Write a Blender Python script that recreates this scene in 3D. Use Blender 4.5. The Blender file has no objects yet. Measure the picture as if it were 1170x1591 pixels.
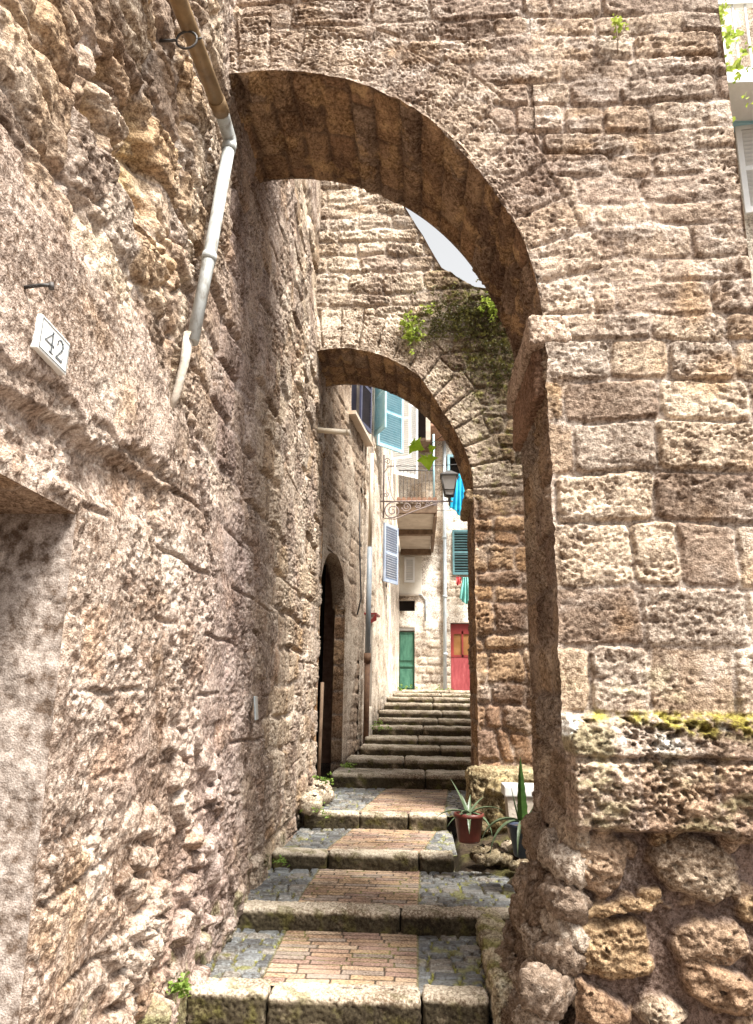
import bpy, bmesh, math, random
import numpy as np
from mathutils import Vector, Matrix
C = bpy.context.scene
COL = C.collection
rad = math.radians

# ------------------------------------------------------------------ camera
PITCH, YAW, ROLL = 13.9, 3.3, 0.8
cam = bpy.data.objects.new('camera', bpy.data.cameras.new('camera'))
COL.objects.link(cam)
C.camera = cam
cam.matrix_world = (Matrix.Rotation(rad(YAW), 4, 'Z') @ Matrix.Rotation(rad(90 + PITCH), 4, 'X')
                    @ Matrix.Rotation(rad(ROLL), 4, 'Z'))
cam.data.sensor_fit = 'VERTICAL'
cam.data.sensor_height = 36.0
cam.data.lens = 36.0 * 1150 / 1591
cam.data.clip_start = 0.05
cam.data.clip_end = 500

# ------------------------------------------------------------------ sky, sun, exposure
SUN_EL, SUN_AZ = 61.0, 134.0          # azimuth: clockwise from +Y (0 = ahead of the camera, 180 = behind it)
w = bpy.data.worlds.new('World'); C.world = w; w.use_nodes = True
nt = w.node_tree; nt.nodes.clear()
sky = nt.nodes.new('ShaderNodeTexSky'); sky.sky_type = 'NISHITA'; sky.sun_disc = False
sky.sun_elevation = rad(SUN_EL); sky.sun_rotation = rad(SUN_AZ)
sky.air_density = 1.0; sky.dust_density = 4.0; sky.ozone_density = 1.0
hs = nt.nodes.new('ShaderNodeHueSaturation'); hs.inputs['Saturation'].default_value = 0.05
bg = nt.nodes.new('ShaderNodeBackground'); bg.inputs['Strength'].default_value = 0.105
wo = nt.nodes.new('ShaderNodeOutputWorld')
nt.links.new(sky.outputs[0], hs.inputs['Color']); nt.links.new(hs.outputs[0], bg.inputs[0]); nt.links.new(bg.outputs[0], wo.inputs[0])
sd = bpy.data.lights.new('sun', 'SUN'); sd.energy = 3.9; sd.angle = rad(20); sd.color = (1.0, 0.955, 0.87)
so = bpy.data.objects.new('sun', sd); COL.objects.link(so)
e, a = rad(SUN_EL), rad(SUN_AZ)
so.rotation_euler = Vector((math.sin(a) * math.cos(e), math.cos(a) * math.cos(e), math.sin(e))).to_track_quat('Z', 'Y').to_euler()
C.view_settings.view_transform = 'Standard'; C.view_settings.look = 'None'
C.view_settings.exposure = 1.56; C.view_settings.gamma = 1.0
C.cycles.max_bounces = 8; C.cycles.diffuse_bounces = 3
C.cycles.use_denoising = True

# ------------------------------------------------------------------ pixel -> point, used to measure the place
_M = np.array(cam.matrix_world.to_3x3())
def on(px, py, ax, val):
    r = _M @ np.array([(px - 585) / 1150, -(py - 795.5) / 1150, -1.0])
    return Vector((r * (val / r[ax])).tolist())

# ------------------------------------------------------------------ noise (numpy)
F = np.float32
def _h(ix, iy, s):
    n = (ix.astype(np.int64) * 374761393 + iy.astype(np.int64) * 668265263 + int(s) * 1442695041) & 0xffffffff
    n = ((n ^ (n >> 13)) * 1274126177) & 0xffffffff
    n = ((n ^ (n >> 16)) * 2246822519) & 0xffffffff
    return ((n ^ (n >> 15)) & 0xffffff).astype(F) / F(0xffffff)
def pn(x, y, s=0):
    x = np.asarray(x, F); y = np.asarray(y, F)
    ix = np.floor(x); iy = np.floor(y); fx = x - ix; fy = y - iy
    ix = ix.astype(np.int32); iy = iy.astype(np.int32)
    sx = fx * fx * fx * (fx * (fx * 6 - 15) + 10); sy = fy * fy * fy * (fy * (fy * 6 - 15) + 10)
    def g(i, j, dx, dy):
        t = _h(i, j, s) * F(6.2831853)
        return np.cos(t) * dx + np.sin(t) * dy
    a0 = g(ix, iy, fx, fy); b0 = g(ix + 1, iy, fx - 1, fy); c0 = g(ix, iy + 1, fx, fy - 1); d0 = g(ix + 1, iy + 1, fx - 1, fy - 1)
    t0 = a0 + (b0 - a0) * sx
    return (t0 + (c0 + (d0 - c0) * sx - t0) * sy) * F(1.5)
def fbm(x, y, s=0, o=4, g=.5, l=2.03):
    r = 0; a = 1.0; f = 1.0; t = 0
    for k in range(o):
        r = r + a * pn(x * f + 7.3 * k, y * f - 3.1 * k, s + k * 17); t += a; a *= g; f *= l
    return r / t
def ridge(x, y, s=0, o=4, g=.5):
    r = 0; a = 1.0; f = 1.0; t = 0
    for k in range(o):
        r = r + a * (1 - 2 * np.abs(pn(x * f + 5.1 * k, y * f + 9.2 * k, s + k * 13))); t += a; a *= g; f *= 2.1
    return r / t
def worley(x, y, s=0, jit=.9):
    x = np.asarray(x, F); y = np.asarray(y, F)
    ix = np.floor(x).astype(np.int32); iy = np.floor(y).astype(np.int32)
    f1 = np.full(x.shape, 9, F); f2 = f1.copy(); idn = np.zeros(x.shape, F)
    for i in (-1, 0, 1):
        for j in (-1, 0, 1):
            cx = ix + i; cy = iy + j
            px = cx + .5 + (_h(cx, cy, s) - .5) * jit; py = cy + .5 + (_h(cx, cy, s + 91) - .5) * jit
            d = np.sqrt((px - x) ** 2 + (py - y) ** 2)
            m = d < f1
            f2 = np.where(m, f1, np.minimum(f2, d)); idn = np.where(m, _h(cx, cy, s + 333), idn); f1 = np.where(m, d, f1)
    return f1, f2, idn
def ss(a, b, x):
    t = np.clip((x - a) / (b - a), 0, 1); return t * t * (3 - 2 * t)
def mix(a, b, t): return a + (b - a) * t
def cmix(c, d, t):
    d = np.asarray(d, F); t = np.asarray(t, F); return c + (d - c) * t[..., None]
def courses(u, v, rows, lmin, lmax, seed, warp=.03, wf=1.2, rr=.05):
    """coursed masonry: distance to the block's edge (m), random number per block, row index"""
    rows = np.asarray(rows, F)
    vv = v + warp * fbm(u * wf, v * wf, seed, 3)
    uu = u + warp * fbm(u * wf * 1.3 + 40, v * wf * 1.3, seed + 5, 3)
    k = np.clip(np.searchsorted(rows, vv) - 1, 0, len(rows) - 2)
    dv = np.minimum(vv - rows[k], rows[k + 1] - vv)
    du = np.ones_like(uu); rid = np.zeros_like(uu)
    lo, hi = float(u.min()) - 2, float(u.max()) + 2
    for r in np.unique(k):
        rg = random.Random(seed * 1000 + int(r))
        ed = [lo - rg.random() * lmax]
        while ed[-1] < hi: ed.append(ed[-1] + rg.uniform(lmin, lmax))
        ed = np.asarray(ed, F); m = k == r
        q = np.clip(np.searchsorted(ed, uu[m]) - 1, 0, len(ed) - 2)
        du[m] = np.minimum(uu[m] - ed[q], ed[q + 1] - uu[m])
        rid[m] = _h(q, np.full_like(q, int(r)), seed + 77)
    d = np.minimum(du, dv)
    c = (du < rr) & (dv < rr)
    d = np.where(c, rr - np.minimum(rr, np.sqrt((rr - du) ** 2 + (rr - dv) ** 2)), d)
    return d, rid, k

# ------------------------------------------------------------------ stone surfaces: u, v in metres -> (height, colour, roughness)
TUFF = [(.38, .30, .22), (.28, .21, .15), (.47, .39, .30), (.22, .165, .125), (.36, .265, .175), (.34, .285, .235), (.43, .35, .265)]
ORANGE = [(.37, .235, .13), (.30, .185, .11), (.40, .275, .17), (.26, .175, .12), (.38, .25, .15), (.34, .25, .18)]
def pal(rid, P):
    P = np.asarray(P, F); t = rid * (len(P) - 1e-3); i = t.astype(np.int32)
    return P[i]
def spongy(u, v, seed, amp=1.0, flat=2.2):
    """worn volcanic stone: layered ridges, cavities, grain"""
    wu = u + .05 * fbm(u * 3, v * 3, seed + 1, 3); wv = v + .03 * fbm(u * 4 + 9, v * 4, seed + 2, 3)
    lay = fbm(wu * 5, wv * 5 * flat * 1.6, seed + 3, 4, .6)
    rg = ridge(wu * 6, wv * 6 * flat, seed + 4, 4, .6)
    f1, f2, _ = worley(wu * 30, wv * 30 * 1.3, seed + 6)
    pit = ss(.42, .1, f1) * ss(-.1, .35, fbm(wu * 4, wv * 8, seed + 8, 3))
    g1, g2, _ = worley(wu * 13, wv * 18, seed + 9)
    pit2 = ss(.38, .08, g1) * ss(.12, .4, fbm(wu * 3 + 3, wv * 5, seed + 11, 3))
    gr = fbm(u * 38, v * 46, seed + 12, 3, .75)
    chip = ss(.12, .4, fbm(wu * 11, wv * 17, seed + 14, 4, .65))
    big_ = fbm(u * 3.2, v * 3.6, seed + 16, 3)
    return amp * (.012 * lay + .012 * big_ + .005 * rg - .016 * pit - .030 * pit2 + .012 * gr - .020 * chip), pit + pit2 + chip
def masonry(u, v, rows, lmin, lmax, seed, P=TUFF, rel=.03, joint=.018, amp=1.0, warp=.03, mort=(.355, .305, .265), flush=.5, jn=.02):
    d, rid, k = courses(u, v, rows, lmin, lmax, seed, warp)
    d = d + jn * fbm(u * 9, v * 9, seed + 20, 4, .6)
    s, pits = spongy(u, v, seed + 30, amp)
    calm = ss(-.25, .35, fbm(u * 1.3 + 9, v * 1.9, seed + 33, 4, .6) + .5 * (rid - .5)); s = s * (.38 + .85 * calm); pits = pits * (.3 + .8 * calm)
    edge = ss(joint * .2, joint * 2.2, d)
    fill = ss(-.15, .3, fbm(u * 1.3, v * 1.6, seed + 50, 3)) * flush          # mortar smeared flush over the joints
    h = mix(-rel * (1 - .9 * fill), rel * .35 * (rid - .5) * 2, edge) + s * mix(.55, 1.0, edge)
    col = pal(rid, P) * (1 + .3 * fbm(u * 6, v * 10, seed + 60, 4, .6)[..., None])
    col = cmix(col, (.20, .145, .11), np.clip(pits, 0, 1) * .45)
    m = 1 - ss(joint * .1, joint * 1.4, d)
    m = np.clip(m + fill * ss(.1, .5, fbm(u * 5, v * 7, seed + 61, 3)) * .8, 0, 1)
    col = cmix(col, mort, m * .8)
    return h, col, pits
def stain(col, u, v, seed, k=1.0):
    n = fbm(u * 1.1, v * .8, seed, 4); col = cmix(col, (.22, .155, .125), ss(.0, .4, n) * .55 * k)
    n = fbm(u * 2.0 + 5, v * 2.4, seed + 3, 4); col = cmix(col, (.48, .42, .36), ss(.12, .5, n) * .55 * k)
    n = fbm(u * 1.6 + 15, v * 1.9, seed + 6, 4); col = cmix(col, (.40, .25, .12), ss(.2, .55, n) * .5 * k)
    n = fbm(u * 14, v * 18, seed + 9, 4, .65); col = col * (1 + .35 * n)[..., None]
    n = fbm(u * 22 + 5, v * 25, seed + 12, 3, .6); col = cmix(col, (.10, .065, .045), ss(.15, .4, n) * .75 * k)
    n = fbm(u * 5 + 25, v * 7, seed + 15, 5, .65); col = cmix(col, (.13, .085, .06), ss(.15, .42, n) * .6 * k)
    return col
MOSS = (.115, .13, .03); MOSSY = (.36, .33, .03); ALGAE = (.10, .085, .045)

# ------------------------------------------------------------------ mesh helpers
def link(name, me, mat, parent=None):
    o = bpy.data.objects.new(name, me); COL.objects.link(o)
    if mat: me.materials.append(mat)
    if parent: o.parent = parent
    return o
def tag(o, label=None, cat=None, group=None, kind=None):
    if label: o['label'] = label
    if cat: o['category'] = cat
    if group: o['group'] = group
    if kind: o['kind'] = kind
    return o
def empty(name, loc, label=None, cat=None, group=None):
    o = bpy.data.objects.new(name, None); COL.objects.link(o); o.location = loc; o.empty_display_size = .1
    return tag(o, label, cat, group)
def keep(o, root):
    """parent a mesh made in world coordinates under a root Empty"""
    o.parent = root; o.matrix_parent_inverse = Matrix.Translation(root.location).inverted(); return o
class Grid:
    """collects displaced sheets; builds ONE mesh with a colour attribute (alpha = roughness)"""
    def __init__(s): s.v = []; s.f = []; s.c = []; s.n = 0
    def add(s, P, col, rough=None, mask=None, flip=False):
        n, m = P.shape[:2]
        idx = (np.arange(n * m).reshape(n, m) + s.n)
        q = np.stack([idx[:-1, :-1], idx[1:, :-1], idx[1:, 1:], idx[:-1, 1:]], -1)
        if flip: q = q[..., ::-1]
        if mask is not None: q = q[mask]
        s.f.append(q.reshape(-1, 4)); s.v.append(P.reshape(-1, 3))
        if rough is None: rough = np.full((n, m), .92, F)
        if np.ndim(col) == 1: col = np.broadcast_to(np.asarray(col, F), (n, m, 3))
        s.c.append(np.concatenate([col, rough[..., None]], -1).reshape(-1, 4)); s.n += n * m
    def build(s, name, mat, parent=None, merge=True, smooth=True):
        v = np.concatenate(s.v).astype(F); f = np.concatenate(s.f).astype(np.int32); c = np.clip(np.concatenate(s.c), 0, 1).astype(F)
        used = np.zeros(len(v), bool); used[f.ravel()] = True
        mp = np.cumsum(used) - 1; v = v[used]; c = c[used]; f = mp[f]
        if merge:
            q = np.round(v * 4000).astype(np.int64)
            key = (q[:, 0] * 73856093) ^ (q[:, 1] * 19349663) ^ (q[:, 2] * 83492791)
            _, first, inv = np.unique(key, return_index=True, return_inverse=True)
            v = v[first]; c = c[first]; f = inv[f]
            bad = (f[:, 0] == f[:, 1]) | (f[:, 1] == f[:, 2]) | (f[:, 2] == f[:, 3]) | (f[:, 3] == f[:, 0]) | (f[:, 0] == f[:, 2]) | (f[:, 1] == f[:, 3])
            f = f[~bad]
        me = bpy.data.meshes.new(name)
        me.vertices.add(len(v)); me.vertices.foreach_set('co', v.ravel())
        me.loops.add(len(f) * 4); me.loops.foreach_set('vertex_index', f.ravel().astype(np.int32))
        me.polygons.add(len(f)); me.polygons.foreach_set('loop_start', np.arange(0, len(f) * 4, 4, dtype=np.int32))
        me.update(calc_edges=True)
        if smooth: me.polygons.foreach_set('use_smooth', np.ones(len(f), bool))
        at = me.color_attributes.new('Tint', 'FLOAT_COLOR', 'POINT'); at.data.foreach_set('color', c.ravel())
        me.update()
        return link(name, me, mat, parent)
def lin(a, b, step): return np.linspace(a, b, max(2, int(round((b - a) / step)) + 1)).astype(F)
def geo(a, b, s0, s1):
    """positions from a to b with the step growing from s0 to s1"""
    out = [a]; 
    while out[-1] < b:
        t = (out[-1] - a) / (b - a); out.append(out[-1] + s0 + (s1 - s0) * t)
    out = np.array(out); return (a + (out - a) * (b - a) / (out[-1] - a)).astype(F)
def plane(us, vs, o, eu, ev): 
    U, V = np.meshgrid(us, vs, indexing='ij')
    P = np.asarray(o, F) + U[..., None] * np.asarray(eu, F) + V[..., None] * np.asarray(ev, F)
    return U, V, P

class MB:
    """hard-surface collector: boxes, tubes, prisms -> one mesh"""
    def __init__(s): s.b = bmesh.new()
    def box(s, a, b, bevel=0.0, mat=None):
        a = Vector(a); b = Vector(b); c = (a + b) / 2; d = b - a
        g = bmesh.ops.create_cube(s.b, size=1.0)['verts']
        for v in g: v.co = Vector((v.co.x * abs(d.x), v.co.y * abs(d.y), v.co.z * abs(d.z)))
        if bevel:
            es = list({e for v in g for e in v.link_edges})
            r = bmesh.ops.bevel(s.b, geom=es, offset=bevel, segments=2, affect='EDGES', profile=.6)
            g = list({v for f in r['faces'] for v in f.verts} | {v for v in g if v.is_valid})
        for v in g:
            if mat: v.co = mat @ v.co
            v.co += c
        return s
    def tube(s, pts, r, n=10, caps=True, closed=False):
        pts = [Vector(p) for p in pts]; rs = r if isinstance(r, (list, tuple)) else [r] * len(pts)
        rings = []; up = None
        for i, p in enumerate(pts):
            if closed: t = pts[(i + 1) % len(pts)] - pts[i - 1]
            else: t = pts[min(i + 1, len(pts) - 1)] - pts[max(i - 1, 0)]
            t.normalize()
            if up is None: up = t.orthogonal().normalized()
            up = (up - t * up.dot(t)); up = up.normalized() if up.length > 1e-6 else t.orthogonal().normalized()
            bi = t.cross(up)
            rings.append([s.b.verts.new(p + (up * math.cos(2 * math.pi * k / n) + bi * math.sin(2 * math.pi * k / n)) * rs[i]) for k in range(n)])
        R = rings + ([rings[0]] if closed else [])
        for A, B in zip(R[:-1], R[1:]):
            for k in range(n):
                s.b.faces.new((A[k], A[(k + 1) % n], B[(k + 1) % n], B[k])).smooth = True
        if caps and not closed:
            s.b.faces.new(rings[0][::-1]); s.b.faces.new(rings[-1])
        return s
    def prism(s, pts, vec):
        """polygon extruded along vec"""
        vec = Vector(vec); A = [s.b.verts.new(Vector(p)) for p in pts]; B = [s.b.verts.new(Vector(p) + vec) for p in pts]
        n = len(A); s.b.faces.new(A[::-1]); s.b.faces.new(B)
        for k in range(n): s.b.faces.new((A[k], A[(k + 1) % n], B[(k + 1) % n], B[k]))
        return s
    def lathe(s, c, prof, n=24):
        rings = [[s.b.verts.new(Vector(c) + Vector((r * math.cos(2 * math.pi * k / n), r * math.sin(2 * math.pi * k / n), z))) for k in range(n)] for r, z in prof]
        for A, B in zip(rings[:-1], rings[1:]):
            for k in range(n): s.b.faces.new((A[k], A[(k + 1) % n], B[(k + 1) % n], B[k])).smooth = True
        s.b.faces.new(rings[0][::-1]); s.b.faces.new(rings[-1])
        return s
    def build(s, name, mat, root=None, parent=None):
        bmesh.ops.recalc_face_normals(s.b, faces=s.b.faces)
        me = bpy.data.meshes.new(name); s.b.to_mesh(me); s.b.free()
        o = link(name, me, mat)
        r = root or parent
        if root: keep(o, root)
        if parent:
            o.parent = parent
            o.matrix_parent_inverse = Matrix.Translation(-world_loc(parent))
        return o
def world_loc(o):
    """where the object's own origin stands (parts made in world coordinates stay at the world origin)"""
    return Vector((0, 0, 0)) if o.type == 'MESH' and o.parent else o.location.copy()

# ------------------------------------------------------------------ materials
def new_mat(name):
    m = bpy.data.materials.new(name); m.use_nodes = True; n = m.node_tree
    b = n.nodes['Principled BSDF']; return m, n, b
def mat_stone(name='weathered_stone', bump=.006, sc=(60, 150), gain=1.95, low=.55):
    m, n, b = new_mat(name); L = n.links.new
    at = n.nodes.new('ShaderNodeAttribute'); at.attribute_name = 'Tint'
    tc = n.nodes.new('ShaderNodeTexCoord')
    n1 = n.nodes.new('ShaderNodeTexNoise'); n1.inputs['Scale'].default_value = sc[0]; n1.inputs['Detail'].default_value = 6; n1.inputs['Roughness'].default_value = .7
    n2 = n.nodes.new('ShaderNodeTexVoronoi'); n2.inputs['Scale'].default_value = sc[1]
    L(tc.outputs['Object'], n1.inputs['Vector']); L(tc.outputs['Object'], n2.inputs['Vector'])
    def ramp(src, p0, c0, p1, c1):
        r = n.nodes.new('ShaderNodeValToRGB'); r.color_ramp.elements[0].position = p0; r.color_ramp.elements[1].position = p1
        r.color_ramp.elements[0].color = (*c0, 1); r.color_ramp.elements[1].color = (*c1, 1); L(src, r.inputs[0]); return r
    n3 = n.nodes.new('ShaderNodeTexNoise'); n3.inputs['Scale'].default_value = sc[1] * 1.1; n3.inputs['Detail'].default_value = 3; n3.inputs['Roughness'].default_value = .7; L(tc.outputs['Object'], n3.inputs['Vector'])
    nl = n.nodes.new('ShaderNodeTexNoise'); nl.inputs['Scale'].default_value = 2.6; nl.inputs['Detail'].default_value = 5; nl.inputs['Roughness'].default_value = .6; L(tc.outputs['Object'], nl.inputs['Vector'])
    lo = n.nodes.new('ShaderNodeMath'); lo.operation = 'MULTIPLY_ADD'; L(nl.outputs['Fac'], lo.inputs[0]); lo.inputs[1].default_value = low; lo.inputs[2].default_value = -.5 * low
    sm = n.nodes.new('ShaderNodeMath'); sm.operation = 'ADD'; L(n1.outputs['Fac'], sm.inputs[0]); L(lo.outputs[0], sm.inputs[1])
    r1 = ramp(sm.outputs[0], .36, (.25, .205, .17), .60, (.965, .985, 1.0)); r2 = ramp(n3.outputs['Fac'], .30, (.45, .40, .37), .66, (1.0, 1.0, 1.0))
    mm_ = n.nodes.new('ShaderNodeVectorMath'); mm_.operation = 'MULTIPLY'; L(r1.outputs[0], mm_.inputs[0]); L(r2.outputs[0], mm_.inputs[1])
    mq = n.nodes.new('ShaderNodeVectorMath'); mq.operation = 'MULTIPLY'; L(mm_.outputs[0], mq.inputs[0]); L(at.outputs['Color'], mq.inputs[1])
    mx = n.nodes.new('ShaderNodeVectorMath'); mx.operation = 'SCALE'; L(mq.outputs[0], mx.inputs[0]); mx.inputs['Scale'].default_value = gain
    L(mx.outputs[0], b.inputs['Base Color']); L(at.outputs['Alpha'], b.inputs['Roughness'])
    ad = n.nodes.new('ShaderNodeMath'); ad.operation = 'ADD'; L(n1.outputs['Fac'], ad.inputs[0])
    ml = n.nodes.new('ShaderNodeMath'); ml.operation = 'MULTIPLY'; ml.inputs[1].default_value = .35; L(n2.outputs['Distance'], ml.inputs[0]); L(ml.outputs[0], ad.inputs[1])
    bp = n.nodes.new('ShaderNodeBump'); bp.inputs['Distance'].default_value = bump; bp.inputs['Strength'].default_value = 1; L(ad.outputs[0], bp.inputs['Height']); L(bp.outputs[0], b.inputs['Normal'])
    b.inputs['Specular IOR Level'].default_value = .25
    return m
def mat_var(name, c1, c2, rough=.6, scale=8, bump=.001, metal=0.0, stretch=(1, 1, 1), c3=None, trans=0.0, thr=(.35, .65), emis=None, bs=4.0):
    m, n, b = new_mat(name); L = n.links.new
    tc = n.nodes.new('ShaderNodeTexCoord'); mp = n.nodes.new('ShaderNodeMapping'); mp.inputs['Scale'].default_value = stretch
    L(tc.outputs['Object'], mp.inputs['Vector'])
    n1 = n.nodes.new('ShaderNodeTexNoise'); n1.inputs['Scale'].default_value = scale; n1.inputs['Detail'].default_value = 6; n1.inputs['Roughness'].default_value = .65; L(mp.outputs[0], n1.inputs['Vector'])
    cr = n.nodes.new('ShaderNodeValToRGB'); cr.color_ramp.elements[0].position = thr[0]; cr.color_ramp.elements[1].position = thr[1]
    cr.color_ramp.elements[0].color = (*c1, 1); cr.color_ramp.elements[1].color = (*c2, 1)
    if c3: e_ = cr.color_ramp.elements.new(.72); e_.color = (*c3, 1)
    L(n1.outputs['Fac'], cr.inputs[0]); L(cr.outputs[0], b.inputs['Base Color'])
    b.inputs['Roughness'].default_value = rough; b.inputs['Metallic'].default_value = metal
    if bump:
        n2 = n.nodes.new('ShaderNodeTexNoise'); n2.inputs['Scale'].default_value = scale * bs; n2.inputs['Detail'].default_value = 5; L(mp.outputs[0], n2.inputs['Vector'])
        bp = n.nodes.new('ShaderNodeBump'); bp.inputs['Distance'].default_value = bump; L(n2.outputs['Fac'], bp.inputs['Height']); L(bp.outputs[0], b.inputs['Normal'])
    if trans:
        tr = n.nodes.new('ShaderNodeBsdfTranslucent'); L(cr.outputs[0], tr.inputs[0]); ms = n.nodes.new('ShaderNodeMixShader'); ms.inputs[0].default_value = trans
        L(b.outputs[0], ms.inputs[1]); L(tr.outputs[0], ms.inputs[2]); L(ms.outputs[0], n.nodes['Material Output'].inputs[0])
    return m
STONE = mat_stone(bump=.009, sc=(45, 120))
RENDER = mat_stone('rough_plaster', .003, (20, 150), 1.5, .35)
PAVE = mat_stone('paving_stone', .002, (60, 200), 1.55)
M = dict(
    zinc=mat_var('galvanised_zinc', (.22, .20, .17), (.44, .46, .45), .6, 18, .001, .15, (1, 1, .35), (.34, .35, .34), thr=(.36, .52)),
    copper=mat_var('brown_metal', (.16, .10, .05), (.30, .20, .10), .5, 10, .001, .2, c3=(.12, .08, .05)),
    cream=mat_var('cream_plastic', (.55, .47, .36), (.68, .60, .48), .5, 6, .0005),
    beigepipe=mat_var('beige_pipe', (.55, .40, .28), (.66, .58, .48), .55, 3, .0005),
    greypipe=mat_var('grey_blue_pipe', (.22, .26, .30), (.33, .37, .41), .5, 5, .0005),
    rust=mat_var('rusty_iron', (.10, .05, .03), (.20, .11, .06), .8, 20, .001),
    iron=mat_var('black_iron', (.03, .028, .027), (.07, .06, .055), .6, 20, .0006),
    wrought=mat_var('wrought_iron', (.16, .12, .12), (.30, .24, .22), .6, 30, .0006),
    marble=mat_var('white_marble', (.74, .74, .71), (.82, .82, .79), .35, 9, .0003),
    ink=mat_var('grey_ink', (.10, .11, .12), (.16, .17, .18), .5, 40, 0),
    plate=mat_var('dull_metal_plate', (.32, .37, .40), (.50, .54, .55), .4, 20, .0005, .6),
    wood=mat_var('dark_wood', (.06, .035, .02), (.12, .07, .04), .7, 5, .003, 0, (6, 6, 1)),
    green=mat_var('green_door_paint', (.025, .11, .07), (.07, .20, .13), .6, 5, .002, 0, (4, 4, 1), c3=(.16, .26, .20)),
    red=mat_var('red_door_paint', (.22, .025, .03), (.36, .07, .075), .6, 4, .002, 0, (4, 4, 1), c3=(.42, .17, .16)),
    darkred=mat_var('dark_red_paint', (.16, .012, .012), (.26, .03, .025), .5, 3, .001),
    amber=mat_var('brown_glass', (.20, .09, .03), (.30, .15, .06), .25, 3, 0),
    teal=mat_var('teal_shutter_paint', (.07, .17, .19), (.12, .24, .26), .55, 6, .001),
    sky=mat_var('light_blue_paint', (.26, .50, .60), (.40, .62, .70), .55, 6, .001),
    white=mat_var('white_paint', (.68, .68, .66), (.78, .77, .75), .55, 6, .001),
    lilac=mat_var('grey_blue_paint', (.30, .36, .48), (.42, .48, .58), .55, 6, .001),
    navy=mat_var('navy_paint', (.03, .035, .07), (.07, .07, .12), .45, 6, .001),
    dark=mat_var('dark_interior', (.010, .006, .004), (.022, .014, .010), 1.0, 4, 0),  # near-black colour stands in for unlit depth behind openings
    plaster=mat_var('cream_plaster', (.60, .55, .46), (.72, .68, .60), .9, 2.5, .006, c3=(.50, .45, .38), bs=10),
    conc=mat_var('grey_concrete', (.38, .32, .26), (.52, .46, .39), .9, 3, .006, c3=(.25, .2, .15), bs=12),
    beam=mat_var('brown_beam', (.10, .06, .035), (.20, .13, .08), .8, 8, .003),
    tile=mat_var('terracotta_tile', (.28, .14, .09), (.45, .27, .18), .85, 14, .003),
    terra=mat_var('red_plastic_pot', (.10, .022, .015), (.18, .04, .028), .45, 8, .0006),
    blue=mat_var('dark_blue_pot', (.025, .035, .06), (.05, .06, .10), .4, 8, .0006),
    trough=mat_var('white_trough', (.62, .62, .60), (.75, .74, .72), .5, 8, .001),
    soil=mat_var('soil', (.035, .022, .014), (.09, .06, .04), .95, 30, .006),
    aloe=mat_var('aloe_skin', (.09, .14, .07), (.17, .22, .13), .4, 14, .0006, trans=.15),
    aloe2=mat_var('bright_aloe_skin', (.03, .09, .015), (.09, .18, .035), .35, 14, .0006, trans=.3),
    dry=mat_var('dry_leaf', (.30, .22, .12), (.48, .38, .25), .8, 14, .001),
    vine=mat_var('vine_leaf', (.26, .44, .02), (.40, .60, .05), .5, 10, .0006, trans=.6),
    leaf=mat_var('weed_leaf', (.12, .22, .03), (.30, .40, .08), .55, 12, .0006, trans=.4),
    ivy=mat_var('wall_plant_leaf', (.045, .045, .015), (.15, .135, .035), .6, 6, .0006, trans=.35),
    fern=mat_var('bright_fern_leaf', (.26, .36, .05), (.42, .48, .10), .55, 6, .0006, trans=.4),
    stem=mat_var('brown_stem', (.10, .06, .03), (.17, .11, .06), .8, 20, .001),
    cyan=mat_var('bright_blue_cloth', (.0, .36, .62), (.03, .50, .74), .8, 6, .004, bs=1),
    mint=mat_var('green_cloth', (.12, .40, .36), (.22, .52, .46), .85, 6, .004, bs=1),
    redcloth=mat_var('red_cloth', (.50, .05, .06), (.62, .1, .1), .85, 6, .004, bs=1),
    peach=mat_var('peach_curtain', (.55, .30, .22), (.68, .42, .32), .8, 8, .002),
    skyglass=mat_var('frosted_lamp_glass', (.50, .48, .46), (.62, .60, .58), .3, 4, 0, trans=.5),
)

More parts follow.
